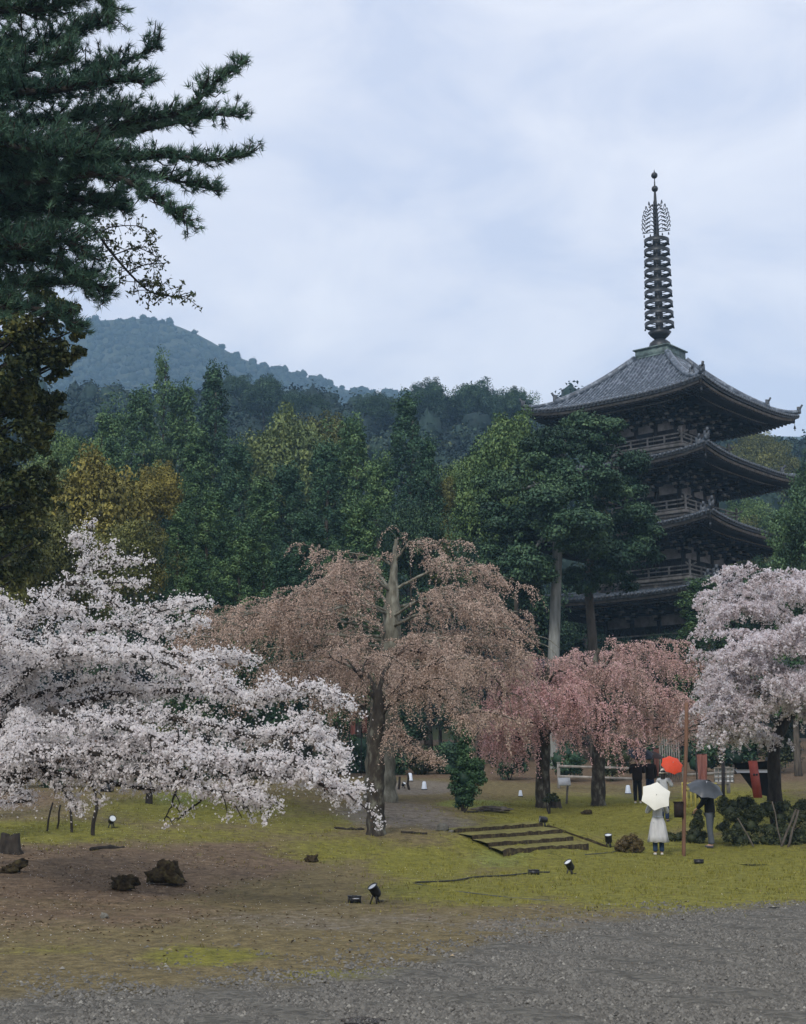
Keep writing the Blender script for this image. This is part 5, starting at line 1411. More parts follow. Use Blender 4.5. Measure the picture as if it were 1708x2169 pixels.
shrub('hedge', 'dark clipped hedge along the lawn at the right, behind the man in grey trousers', GX(1620, Y), hl, 'moss_leaf', .055, 700, 'hedge')
# dark undergrowth closing the back of the garden
for i, (px, py, Y, rp, mt) in enumerate([(700, 1600, 66, 40, 'broad_dark'), (760, 1590, 68, 44, 'broad_dark'), (830, 1605, 67, 34, 'broad_dark'), (890, 1600, 68, 34, 'moss_leaf'), (950, 1595, 69, 40, 'broad_dark'), (640, 1605, 64, 40, 'moss_leaf'),
      (1080, 1590, 66, 40, 'broad_dark'), (1200, 1600, 66, 36, 'broad_dark'), (1300, 1595, 67, 40, 'moss_leaf'), (1400, 1590, 69, 42, 'broad_dark'), (1480, 1585, 70, 40, 'broad_dark'), (1560, 1560, 70, 50, 'broad_dark'), (560, 1610, 60, 44, 'moss_leaf'), (470, 1600, 58, 50, 'broad_dark'),
      (1650, 1560, 70, 50, 'moss_leaf'), (860, 1510, 74, 50, 'broad_dark'), (980, 1500, 75, 54, 'broad_dark'), (740, 1500, 74, 50, 'broad_dark'), (1120, 1480, 78, 56, 'broad_dark'), (1250, 1480, 80, 60, 'broad_dark'), (1380, 1470, 82, 60, 'broad_dark'), (380, 1600, 54, 50, 'moss_leaf'), (260, 1600, 50, 50, 'broad_dark'), (120, 1590, 48, 60, 'broad_dark'), (0, 1570, 48, 70, 'broad_dark'), (1500, 1450, 82, 60, 'broad_dark'), (1640, 1440, 84, 70, 'broad_dark')]):
    b_ = GX(px, Y)
    lb = UNDER[i] if 'UNDER' in globals() else None
    nxt = [(px - rp * .4, py + rp * .25, Y, rp * .8), (px + rp * .4, py + rp * .2, Y, rp * .8), (px, py - rp * .15, Y, rp * .8), (px - rp * .1, py + rp * .8, Y - .3, rp * .7), (px + rp * .5, py + rp * .7, Y + .3, rp * .6)]
    shrub('bush', 'dark evergreen bush in the shade at the back, beneath the cherry twigs', b_, nxt, mt, .13, 60, 'bush', 'dark bushes closing the back of the garden')
# ------------------------------------------------------------------ things on the ground
def rough_lump(c, r, seed, k=40, amp=.22, flat=1.0):
    """irregular stone / root mass"""
    r_ = np.random.default_rng(seed)
    u, v = np.meshgrid(np.linspace(0, 2 * np.pi, k, endpoint=False), np.linspace(0, np.pi, k // 2), indexing='ij')
    d = np.stack([np.cos(u) * np.sin(v), np.sin(u) * np.sin(v), np.cos(v)], -1)
    f = np.ones(d.shape[:2])
    for i in range(26):
        w_ = r_.normal(size=3) * (1.3 + i * .75)
        f += amp * .8 / (1 + .22 * i) * np.sin(d @ w_ + r_.random() * 6)
    V = d * f[..., None] * np.asarray(r)
    V[..., 2] = np.maximum(V[..., 2], -.35 * r[2])
    n, m_ = d.shape[:2]
    ix = np.arange(n * m_).reshape(n, m_)
    F = np.stack([ix, np.roll(ix, -1, 0)], -1)
    F = np.stack([F[:, :-1, 0], F[:, :-1, 1], F[:, 1:, 1], F[:, 1:, 0]], -1).reshape(-1, 4)
    return V.reshape(-1, 3) + np.asarray(c), F
def lump(px, py, w_px, h_px, name, label, cat, mat, seed, amp=.22, group=None, depth=.8):
    c = GP(px, py + h_px * .42); s = c[1] / FPX
    g = G(); g.add(*rough_lump(c + [0, .1, h_px * s * .32], (w_px * s / 2, w_px * s / 2 * depth, h_px * s * .62), seed, amp=amp))
    return solo(g, name, M[mat], label, cat, c, group)
lump(352, 1857, 62, 46, 'root_ball', 'large black mossy root ball lying on the leaf litter', 'root', 'root', 3, .24)
lump(264, 1876, 54, 30, 'rock', 'low dark mossy rock left of the black root ball', 'rock', 'root', 4, .25)
lump(216, 1945, 15, 12, 'rock', 'small bluish grey stone on the bare ground in front of the dark rock', 'rock', 'stone', 5, .2)
lump(20, 1842, 46, 22, 'root_ball', 'low dark root clump at the left edge of the litter', 'root', 'root', 6, .3)
lump(660, 1822, 22, 16, 'clod', 'small dark clod of earth on the brown bank', 'clod', 'root', 7, .3)
lump(938, 1755, 26, 17, 'rock', 'small grey green stone at the path edge, left of the steps', 'rock', 'stone', 8, .12)
lump(955, 1764, 12, 7, 'rock', 'little pale stone just right of the grey green one', 'rock', 'stone', 9, .15)
lump(1246, 1722, 22, 9, 'rock', 'flat dark stone on the yellow lawn under the pink cherry', 'rock', 'root', 10, .2)
lump(1045, 1716, 60, 10, 'bark_heap', 'flat heap of reddish brown bark on the yellow lawn', 'bark heap', 'bark_brown', 11, .2)
lump(318, 1872, 12, 8, 'rock', 'pebble sized stone between the root ball and the dark rock', 'rock', 'stone', 12, .2)

def stump(px, py, w_px, h_px, label, name='tree_stump', seed=1):
    c = GP(px, py); s = c[1] / FPX; r = w_px * s / 2; h = h_px * s
    r_ = np.random.default_rng(seed)
    k = 20; a = np.arange(k) * 2 * np.pi / k
    rings = []
    for z, f in ((-.08, 1.35), (.0, 1.2), (.15 * h, 1.02), (.6 * h, .9), (h, .82)):
        rr = r * f * (1 + .10 * np.sin(3 * a + seed) + .05 * np.sin(7 * a)) ; zz = np.full(k, z)
        if z == h: zz = zz + .10 * h * np.sin(2 * a + 1) + .05 * h * r_.normal(size=k)
        rings.append(np.c_[rr * np.cos(a), rr * np.sin(a), zz])
    rings.append(rings[-1] * [.05, .05, 1] - [0, 0, .12 * h])
    V = np.concatenate(rings); n = len(rings)
    i = np.arange(n - 1)[:, None] * k; j = np.arange(k)[None]; j2 = (j + 1) % k
    g = G(); g.add(V + c, np.stack([i + j, i + j2, i + k + j2, i + k + j], -1).reshape(-1, 4))
    return solo(g, name, M['bark_dark'], label, 'stump', c)
stump(20, 1806, 44, 36, 'dark broken tree stump at the left edge, above the leaf litter', seed=2)
stump(1178, 1712, 26, 18, 'short brown tree stump beside the tiny shrub on the lawn', seed=5)
def log(p0, p1, r, name, label, cat='log', mat='bark_dark', seed=1):
    a, b = GP(*p0), GP(*p1); r_ = np.random.default_rng(seed)
    q = np.linspace(a, b, 8); q[:, 2] = gz(q[:, 0], q[:, 1]) + r * .7; q[1:-1] += r_.normal(size=(6, 3)) * r * .35
    g = G(); add_tube(g, q, r * (1 + .2 * r_.normal(size=8)), 8)
    return solo(g, name, M[mat], label, cat, a)
log((192, 1803), (262, 1799), .045, 'log', 'short log with a blackened end lying on the yellow grass at the left')
log((985, 1722), (1045, 1712), .03, 'fallen_branch', 'thin fallen branch on the lawn beside the reddish bark heap', 'branch', seed=3)
log((708, 1757), (772, 1760), .03, 'fallen_branch', 'thin dark fallen branch at the left foot of the lone lichened trunk', 'branch', seed=4)
log((850, 1764), (905, 1768), .025, 'fallen_branch', 'thin dark fallen branch right of the lone lichened trunk', 'branch', seed=5)

# garden steps
st = thing('garden_steps', 'four low mossy stone steps with dark risers climbing the lawn bank in the middle', 'steps', GP(1120, 1790))
LN = [((1068, 1816), (1246, 1800)), ((1037, 1800), (1216, 1786)), ((1000, 1783), (1193, 1769)), ((964, 1768), (1150, 1754)), ((935, 1757), (1120, 1744))]
LN = [(GP(*a_), GP(*b__)) for a_, b__ in LN]
M['tread'] = noisy('mossy_tread', (.075, .065, .03), (.17, .155, .05), 9, .95, .6, .1, c3=(.22, .21, .07))
for j in range(4):
    r_ = np.random.default_rng(40 + j); n = 22
    u = np.linspace(0, 1, n)[:, None]
    f = LN[j][0] + (LN[j][1] - LN[j][0]) * u; bk = LN[j + 1][0] + (LN[j + 1][1] - LN[j + 1][0]) * u
    f = f + np.c_[.015 * r_.normal(size=(n, 2)), np.zeros(n)]
    h = (.105 + .014 * r_.normal(size=n))
    f[:, 2] += .6 * max(0, (gz(f[:, 0], f[:, 1]) - f[:, 2]).max()); bk[:, 2] += .6 * max(0, (gz(bk[:, 0], bk[:, 1]) - bk[:, 2]).max()) + .02
    top = f + np.c_[np.zeros((n, 2)), h]; low = f - [0, 0, .25]
    mid = top * .55 + bk * .45; mid[:, 2] = np.maximum(mid[:, 2], gz(mid[:, 0], mid[:, 1]) + .012) + .008 * r_.normal(size=n)
    lip = top + (bk - top) * .10 - [0, 0, .004]
    g = G(); i = np.arange(n - 1)
    V = np.concatenate([low, top, lip, mid, bk])
    g.add(V, np.concatenate([np.stack([i, i + 1, n + i + 1, n + i], -1), np.stack([n + i, n + i + 1, 2 * n + i + 1, 2 * n + i], -1)]), 0)
    g._f(np.concatenate([np.stack([k * n + i, k * n + i + 1, (k + 1) * n + i + 1, (k + 1) * n + i], -1) for k in (2, 3)]) - len(V), 1, .5)
    g.build('step', [M['root'], M['tread']], st)
pe = [GP(*q) for q in ((1160, 1752), (1199, 1765), (1240, 1780), (1284, 1796))]
g = G()
for i in range(3):
    V, F = beam(pe[i] + [0, 0, .01], pe[i + 1] + [0, 0, .01], .09, .08); g.add(V + rng.normal(size=V.shape) * .012, F)
solo(g, 'stone_edging', M['root'], 'low dark stone edging running down from the top step to the flood lamp', 'edging', pe[0])

# spotlights and electrical bits
def spotlight(px, py, h_px, label, aim=(-.5, -.35, .8), name='spotlight', group='black spotlights on the lawn'):
    c = GP(px, py); h = h_px * c[1] / FPX
    t = thing(name, label, 'spotlight', c, 0, group)
    ax = Vector(aim).normalized(); R = np.array(ax.to_track_quat('Z', 'Y').to_matrix())
    L_ = h * .72; r = h * .27
    V, F = lathe([(0, -L_ / 2), (r * .55, -L_ / 2), (r * .8, -L_ * .42), (r, -L_ * .2), (r, L_ * .38), (r * 1.1, L_ * .40), (r * 1.1, L_ / 2), (r * .98, L_ / 2), (r * .98, L_ * .42)], 16)
    o = c + np.array([0, 0, h * .62])
    g = G(); g.add(V @ R.T + o, F); g.build('housing', M['black_metal'], t)
    V, F = lathe([(0, L_ * .44), (r * .5, L_ * .45), (r * .97, L_ * .43)], 16)
    g = G(); g.add(V @ R.T + o, F); g.build('lens', M['glass_lens'], t)
    for dx, dy in ((-.26, -.12), (.10, -.2), (.22, .18)):
        g = G(); add_tube(g, [o + np.array([dx * .35, dy * .35, -.10]) * h, c + np.array([dx * h, dy * h, -.02])], .035 * h + .004, 6); g.build('leg', M['black_metal'], t)
    g = G(); k = np.linspace(0, 2 * np.pi, 22)
    add_tube(g, np.c_[c[0] + .3 * h + .16 * h * np.cos(k), c[1] + .1 * h + .16 * h * np.sin(k), np.full(22, c[2] + .02)], .008, 5); g.build('cable', M['rubber'], t)
    return t
spotlight(795, 1913, 37, 'nearest black spotlight on thin legs, aimed up left beside a black ballast box')
spotlight(1208, 1853, 29, 'black spotlight with a white lens standing on the lawn below the garden steps')
spotlight(1152, 1752, 24, 'stubby dark spotlight at the top right corner of the garden steps', (-.95, -.1, .1))
spotlight(1290, 1796, 27, 'fat black flood lamp with a glassy top beside the round brownish bush', (-.1, -.35, .9))
spotlight(236, 1755, 26, 'dark spotlight on the grass under the white cherry at the left', (.3, -.6, .35))
spotlight(855, 1670, 13, 'tiny dark spotlight on the far path left of the white lanterns', (.4, -.5, .5))
def small_box(px, py, w_px, h_px, label, name='ballast_box', plate=False, group=None, depth=.9):
    c = GP(px, py); s = c[1] / FPX; w_, h = w_px * s, h_px * s
    t = thing(name, label, 'box', c, rng.uniform(-.15, .15), group)
    g = G(); g.add(*box((0, 0, h * .45), (w_, w_ * depth, h * .9))); g.add(*box((0, 0, h * .93), (w_ * 1.06, w_ * depth * 1.06, h * .12)))
    for x in (-.35, .35): g.add(*box((x * w_, -w_ * depth / 2 - .004, h * .42), (w_ * .1, .008, h * .7)))
    g.build('case', M['black_metal'], t, False)
    if plate:
        g = G(); g.add(*box((w_ * .06, -w_ * depth / 2 - .008, h * .62), (w_ * .55, .006, h * .22))); g.build('name_plate', M['steel'], t, False)
    g = G(); g.add(*box((0, 0, h * 1.02), (w_ * .4, w_ * .12, h * .08))); g.build('handle', M['black_metal'], t, False)
    return t
small_box(751, 1913, 25, 14, 'black ballast box with a silver plate left of the nearest spotlight', plate=True)
small_box(1131, 1853, 20, 10, 'low black junction box at the end of the lawn cable below the steps', 'junction_box')
small_box(1481, 1830, 17, 9, 'small dark grey box lying on the lawn right of the orange brown pole', 'junction_box')
small_box(226, 1678, 24, 20, 'dark box on the green ground under the white cherry boughs', 'equipment_box')
def cable(pts, r, label, mat='rubber', name='cable'):
    q = smooth_path([GP(*p) for p in pts], 12)
    q[:, 2] = gz(q[:, 0], q[:, 1]) + r * 1.2
    g = G(); add_tube(g, q, r, 5)
    return solo(g, name, M[mat], label, 'cable', q[0])
cable([(880, 1872), (960, 1868), (1010, 1860), (1070, 1857), (1130, 1851), (1165, 1850)], .016, 'dark cable curving over the grass to the junction box below the steps')
cable([(876, 1872), (930, 1884), (1010, 1895), (1080, 1903), (1170, 1910), (1250, 1917)], .007, 'thin grey cable lying along the edge of lawn and gravel', 'grey_wear')
cable([(1240, 1812), (1275, 1809), (1310, 1803), (1330, 1800), (1318, 1795), (1305, 1802), (1326, 1806), (1360, 1806)], .011, 'grey cable coiled beside the round brownish bush', 'grey_wear', 'cable_coil')

# puddles
def puddle(px, py, w_px, d_m, label):
    c = GP(px, py); w_ = w_px * c[1] / FPX / 2; a = np.arange(28) * 2 * np.pi / 28
    rr = 1 + .18 * np.sin(2 * a + px) + .12 * np.sin(5 * a)
    V = np.c_[c[0] + w_ * rr * np.cos(a), c[1] + d_m * rr * np.sin(a), np.zeros(28)]
    V[:, 2] = gz(V[:, 0], V[:, 1]).max() + .012
    g = G(); g.add(V, [list(range(28))]); o = g.build('puddle', M['water']); return tag(o, label, 'puddle', None, 'structure')
wm, wn, wb = pmat('rain_water', .04, .5); wb.inputs['Base Color'].default_value = (.03, .033, .035, 1)
wz = wn.nodes.new('ShaderNodeTexNoise'); wz.inputs['Scale'].default_value = 9; wbp = wn.nodes.new('ShaderNodeBump'); wbp.inputs['Strength'].default_value = .08; wbp.inputs['Distance'].default_value = .01
wn.links.new(wz.outputs['Fac'], wbp.inputs['Height']); wn.links.new(wbp.outputs[0], wb.inputs['Normal']); M['water'] = wm
puddle(765, 2166, 100, .13, 'small rain puddle on the gravel at the bottom edge')
puddle(1640, 1925, 24, .10, 'tiny bright puddle where the gravel meets the lawn at the right')
puddle(1600, 1834, 60, .22, 'thin pale puddle on the lawn before the hedge')

# white lanterns at the back
for (px, py, h_px, lb) in [(869, 1655, 17, 'white cone shaped garden lantern, farther of the two on the path beside the lone trunk'), (899, 1673, 17, 'white cone shaped garden lantern, nearer of the two on the path beside the lone trunk'),
                           (1103, 1688, 13, 'white garden lantern on the lawn edge right of the small conifer'), (1331, 1682, 18, 'white garden lantern at the feet of the couple in dark coats')]:
    c = GP(px, py); h = h_px * c[1] / FPX
    t = thing('garden_lantern', lb, 'lantern', c, .3, 'white garden lanterns')
    g = G(); g.add(*lathe([(h * .36, .02), (h * .22, h * .92), (h * .14, h), (0, h)], 10)); g.build('shade', M['plastic_white'], t, False)
    g = G(); g.add(*lathe([(0, 0), (h * .40, 0), (h * .40, .03), (0, .03)], 10)); g.build('foot', M['black_metal'], t, False)

# stakes and props
def stake(p0, p1, Y, r, label, mat='bark_dark', name='wooden_stake', group='wooden stakes propping the trees', y1=None):
    a = GX(p0[0], Y); b = P(p1[0], p1[1], Y if y1 is None else y1)
    q = np.linspace(a - [0, 0, .15], b, 5); q[1:-1] += rng.normal(size=(3, 3)) * r * .4
    g = G(); add_tube(g, q, np.linspace(r, r * .85, 5), 7)
    return solo(g, name, M[mat], label, 'stake', a, group)
for (p0, p1, Y, r, lb) in [((200, 1775), (206, 1690), 30.5, .045, 'thickest grey stake under the white cherry, nearest to the dark spotlight'), ((156, 1760), (148, 1700), 31, .03, 'dark stake left of the thickest grey stake'), ((98, 1762), (112, 1700), 31, .022, 'thin pale leaning stake farthest left under the white cherry'),
                           ((122, 1758), (128, 1705), 31.4, .022, 'thin stake next to the leftmost leaning one under the white cherry'), ((845, 1684), (847, 1645), 56, .05, 'dark short stake left of the nearer white lantern'), ((868, 1684), (864, 1640), 56, .05, 'dark short stake between the two far white lanterns')]:
    stake(p0, p1, Y, r, lb)
tk = thing('young_tree', 'slender young tree with a flared foot on the green ground behind the white cherry', 'tree', GX(315, 38))
g = G(); q = px_path([(315, 1718, 38), (316, 1690, 38), (318, 1660, 38), (312, 1620, 38), (320, 1580, 38)], 5); q[0] = GX(315, 38) - [0, 0, .1]
add_tube(g, q, np.r_[.16, np.linspace(.10, .05, len(q) - 1)], 8); g.build('trunk', M['bark_dark'], tk)
g = G(); px_clumps(g, [(320, 1570, 38, 30), (300, 1550, 38, 26), (345, 1555, 38, 26)], 160, .09); g.build('crown', M['olive_dark'], tk)
for (p0, p1, Y, y1, lb) in [((1600, 1791), (1563, 1733), 38.7, 38.9, 'brown prop stick leaning left against the hedge, nearest the man in grey trousers'), ((1645, 1790), (1687, 1714), 38.6, 38.9, 'thick brown prop stick leaning right against the hedge'),
                            ((1661, 1785), (1692, 1716), 38.5, 38.8, 'thin pale prop stick parallel to the thick leaning one at the hedge'), ((1656, 1790), (1636, 1698), 38.7, 39.0, 'pale thin stick standing in the hedge under the cherry trunk')]:
    stake(p0, p1, Y, .035 if 'thick' in lb else .022, lb, 'bark_brown', 'prop_stick', 'prop sticks at the hedge', y1)

# the tall orange brown pole with its small dark box
pb = GP(1448, 1812); t = thing('support_pole', 'tall thin orange brown pole on the lawn with a small dark box', 'pole', pb)
q = np.array([pb - [0, 0, .2], P(1450, 1700, pb[1]), P(1454, 1580, pb[1]), P(1455, 1488, pb[1])])
g = G(); add_tube(g, smooth_path(q, 4), .047, 10); g.build('pole', M['pole'], t, smooth=True)
g = G(); c = P(1438, 1716, pb[1] - .02); g.add(*box(c, (.2, .16, .36))); g.add(*box(c + [0, 0, .19], (.23, .19, .03))); g.build('box', M['brown_wear'], t)

# fences, boards and banners at the back
def rail_fence(x0, x1, Y, zs, label, step=1.9, mat='wood_mid', post_h=1.05, rail=.10):
    a, b = GX(x0, Y), GX(x1, Y); n = max(2, int(np.linalg.norm(b - a) / step) + 1)
    t = thing('wooden_fence', label, 'fence', a)
    pts = [a + (b - a) * i / (n - 1) for i in range(n)]
    for p in pts: p[2] = gz1(p[0], p[1])
    for p in pts:
        g = G(); g.add(*box(p + [0, 0, post_h / 2 - .1], (.12, .12, post_h + .2))); g.add(*box(p + [0, 0, post_h + .01], (.15, .15, .04))); g.build('post', M[mat], t)
    for z in zs:
        g = G()
        for p, q in zip(pts[:-1], pts[1:]): g.add(*beam(p + [0, -.07, z], q + [0, -.07, z], .05, rail))
        g.build('rail', M[mat], t)
    return t
rail_fence(1185, 1345, 62, (.5, .92), 'weathered two rail wooden fence behind the pink cherries')
rail_fence(1452, 1545, 58, (.45, .85), 'weathered two rail wooden fence right of the orange brown pole')
a, b = GX(1402, 66), GX(1442, 66)
t = thing('picket_fence', 'pale picket fence behind the orange red umbrella', 'fence', a)
for i in range(9):
    p = a + (b - a) * i / 8; g = G(); g.add(*box(p + [0, 0, 1.05], (.05, .04, 1.9))); g.add(*lathe([(.035, 1.98), (.0, 2.08)], 4, p)); g.build('picket', M['wood_pale'], t)
for z in (.6, 1.7):
    g = G(); g.add(*beam(a + [0, .05, z], b + [0, .05, z], .05, .09)); g.build('rail', M['wood_pale'], t)
def banner(px, y0, y1, Y, w_px, label):
    b0 = GX(px, Y); s = Y / FPX; w_ = w_px * s; zt = P(px, y0, Y)[2]; zb = P(px, y1, Y)[2]
    t = thing('banner', label, 'banner', b0, 0, 'faded red cloth banners')
    g = G(); add_tube(g, [b0 + [-w_ / 2 - .03, 0, -.1], b0 * [1, 1, 0] + [-w_ / 2 - .03, 0, zt + .1]], .022, 6); add_tube(g, [b0 * [1, 1, 0] + [-w_ / 2 - .03, 0, zt], b0 * [1, 1, 0] + [w_ / 2, 0, zt]], .014, 5); g.build('pole', M['wood_dark'], t)
    n, m_ = 10, 14
    u, v = np.meshgrid(np.linspace(-.5, .5, n), np.linspace(0, 1, m_), indexing='ij')
    X = b0[0] + u * w_ * (1 - .12 * v); Yv = b0[1] + .05 * np.sin(u * 9 + v * 3) * (.3 + v); Z = zt + (zb - zt) * v + .02 * np.sin(u * 7)
    ix = np.arange(n * m_).reshape(n, m_); F = np.stack([ix[:-1, :-1], ix[1:, :-1], ix[1:, 1:], ix[:-1, 1:]], -1).reshape(-1, 4)
    g = G(); V = np.stack([X, Yv, Z], -1).reshape(-1, 3); g.add(V, F); g.add(V + [0, .012, 0], F[:, ::-1]); g.build('cloth', M['red_cloth'], t, smooth=True)
banner(1491, 1597, 1657, 50, 21, 'wide faded red cloth banner hanging over the hedge, above the man with the grey umbrella')
banner(1394, 1585, 1645, 57, 11, 'narrow faded red banner hanging between the dark couple and the orange red umbrella')
banner(747, 1498, 1556, 62, 11, 'faded red banner in the shade left of the lone lichened trunk, nearest the white blossoms')
banner(772, 1510, 1552, 63, 11, 'faded red banner squeezed between the other dim one and the lone lichened trunk')
Y = 45.0
t = thing('cloth_screen', 'black cloth screen with a pale band stretched beside a dark post behind the hedge', 'screen', GX(1600, Y))
def sheet(g, pts, th, mi=0):
    pts = np.array(pts); V = np.r_[pts, pts + [0, th, 0]]; n = len(pts)
    g.add(V, [list(range(n)), [n + i for i in range(n)][::-1]] + [[i, (i + 1) % n, n + (i + 1) % n, n + i] for i in range(n)], mi)
g = G(); sheet(g, [P(1553, 1617, Y), P(1630, 1612, Y), P(1630, 1688, Y), P(1600, 1680, Y)], .03); g.build('cloth', M['black_cloth'], t)
g = G(); sheet(g, [P(1556, 1630, Y - .012), P(1630, 1630, Y - .012), P(1630, 1637, Y - .012), P(1562, 1637, Y - .012)], .008); g.build('band', M['pale_cloth'], t)
g = G(); b_ = GX(1629, Y); add_tube(g, [b_ - [0, 0, .1], P(1626, 1604, Y + .1)], .06, 8); b_ = GX(1532, Y); g.build('post', M['black_metal'], t)
b_ = GX(1607, Y - .5); t = thing('painted_board', 'leaning vermilion board with two dark holes in front of the black cloth screen', 'board', b_)
g = G(); V, F = beam(P(1606, 1690, Y - .5), P(1595, 1612, Y - .35), .30, .05); g.add(V, F); g.build('board', M['red_paint'], t)
g = G()
for px in (1598, 1604):
    V, F = lathe([(0, .0), (.035, .0), (.035, .02), (0, .02)], 10); g.add(V[:, [0, 2, 1]] + P(px, 1641, Y - .48), F)
g.build('hole', M['black_metal'], t)
t = thing('notice_board', 'white lattice notice board with a dark post behind the hedge end', 'notice board', GX(1534, Y + 1))
g = G(); b_ = GX(1532, Y + 1); add_tube(g, [b_ - [0, 0, .1], P(1532, 1612, Y + 1)], .055, 8); g.build('post', M['wood_dark'], t)
g = G(); sheet(g, [P(1514, 1627, Y + 1.1), P(1555, 1627, Y + 1.1), P(1555, 1657, Y + 1.1), P(1514, 1657, Y + 1.1)], .03); g.build('panel', M['white_board'], t)
g = G()
for px in np.linspace(1514, 1555, 6): g.add(*beam(P(px, 1626, Y + 1.06), P(px, 1658, Y + 1.06), .03, .025))
for py in (1627, 1637, 1647, 1657): g.add(*beam(P(1513, py, Y + 1.045), P(1556, py, Y + 1.045), .02, .03))
g.build('lattice', M['wood_mid'], t)
b_ = GX(1200, 54); t = thing('information_sign', 'white tilted information sign on a thin post under the pink cherries', 'sign', b_)
g = G(); g.add(*beam(b_ - [0, 0, .1], P(1203, 1662, 54), .07, .07)); g.build('post', M['wood_pale'], t)
g = G(); V, F = box((0, 0, 0), (.44, .36, .03), 0, math.radians(48)); g.add(V + P(1196, 1656, 53.85), F); g.build('panel', M['white_board'], t)
b_ = GX(1470, 47.5); t = thing('bamboo_fence', 'low yellow bamboo fence behind the grey umbrella', 'fence', b_)
p0, p1 = GX(1447, 47.5), GX(1518, 47.5)
for i in range(9):
    p = p0 + (p1 - p0) * i / 8; g = G(); add_tube(g, [[p[0], p[1], gz1(p[0], p[1]) - .1], [p[0], p[1], P(1470, 1657, 47.5)[2]]], .022, 6); g.build('cane', M['yellow'], t)
for py in (1660, 1672):
    g = G(); add_tube(g, [P(1446, py, 47.44), P(1519, py, 47.44)], .022, 6); g.build('cross_cane', M['yellow'], t)
# ------------------------------------------------------------------ umbrellas and people
def umbrella(label, tip, axis, R, n, mat, inner=None, shaft=.75, depth=.32, group=None, roll=0.0):
    """axis points from the handle to the tip"""
    ax = Vector(axis).normalized(); Rm = np.array(ax.to_track_quat('Z', 'Y').to_matrix())
    tip = np.asarray(tip, float)
    t = thing('umbrella', label, 'umbrella', tip, 0, group)
    def wp(V): return np.asarray(V) @ Rm.T + tip
    k = 4 * n; m_ = 8; a = np.arange(k) * 2 * np.pi / k + roll
    ph = np.abs(((np.arange(k) % 4) / 4) - .0); ph = np.minimum(np.arange(k) % 4, 4 - np.arange(k) % 4) / 2.0    # 0 at ribs .. 1 mid panel
    rings = []
    cosn = np.cos(np.pi / n)
    for s in np.linspace(0.02, 1, m_):
        chord = np.cos(np.pi / n) / np.cos((np.mod(np.arange(k) / 4.0, 1) - .5) * 2 * np.pi / n)
        rr = R * s * chord * (1 - .05 * ph * s ** 3)
        zz = -depth * R * s ** 2 * (1 - .06 * ph)
        rings.append(np.c_[rr * np.cos(a), rr * np.sin(a), zz])
    V = np.concatenate(rings)
    i = np.arange(m_ - 1)[:, None] * k; j = np.arange(k)[None]; j2 = (j + 1) % k
    F = np.stack([i + j, i + j2, i + k + j2, i + k + j], -1).reshape(-1, 4)
    g = G(); g.add(wp(V), F, 0); g.add(wp(V - [0, 0, .006]), F[:, ::-1], 1)
    g.add(wp(np.r_[V[-k:], V[-k:] - [0, 0, .006]]), np.stack([np.arange(k), (np.arange(k) + 1) % k, k + (np.arange(k) + 1) % k, k + np.arange(k)], -1), 0)
    g.build('canopy', [M[mat], M[inner or mat]], t)
    g = G()
    for q in range(n):
        aa = q * 2 * np.pi / n + roll
        pts = [(R * s * math.cos(aa), R * s * math.sin(aa), -depth * R * s * s - .012) for s in np.linspace(.03, 1.01, 7)]
        add_tube(g, wp(pts), .004, 4)
        add_tube(g, wp([(0, 0, -.30 * R - depth * R * .5), pts[3]]), .003, 4)
    g.build('rib', M['steel'], t)
    g = G(); add_tube(g, wp([(0, 0, .05), (0, 0, -shaft)]), .007, 6); g.build('shaft', M['steel'], t)
    g = G(); add_tube(g, wp([(0, 0, -shaft), (0, 0, -shaft - .12)]), .016, 8); g.build('handle', M['black_metal'], t)
    return t

def skin_obj(name, nodes, edges, root, mat, parent, sub=2):
    keys = list(nodes); ix = {k: i for i, k in enumerate(keys)}
    me = bpy.data.meshes.new(name)
    me.from_pydata([tuple(nodes[k][0]) for k in keys], [(ix[a], ix[b]) for a, b in edges], [])
    me.materials.append(mat)
    o = bpy.data.objects.new(name, me); C.objects.link(o); o.parent = parent
    sm = o.modifiers.new('skin', 'SKIN'); sm.use_smooth_shade = True; sm.branch_smoothing = .3
    if not len(me.skin_vertices):
        bpy.context.view_layer.objects.active = o
    for k in keys:
        sv = me.skin_vertices[0].data[ix[k]]
        r = nodes[k][1]; sv.radius = r if isinstance(r, tuple) else (r, r)
        sv.use_root = (k == root)
    ss = o.modifiers.new('subdivision', 'SUBSURF'); ss.levels = ss.render_levels = sub
    return o

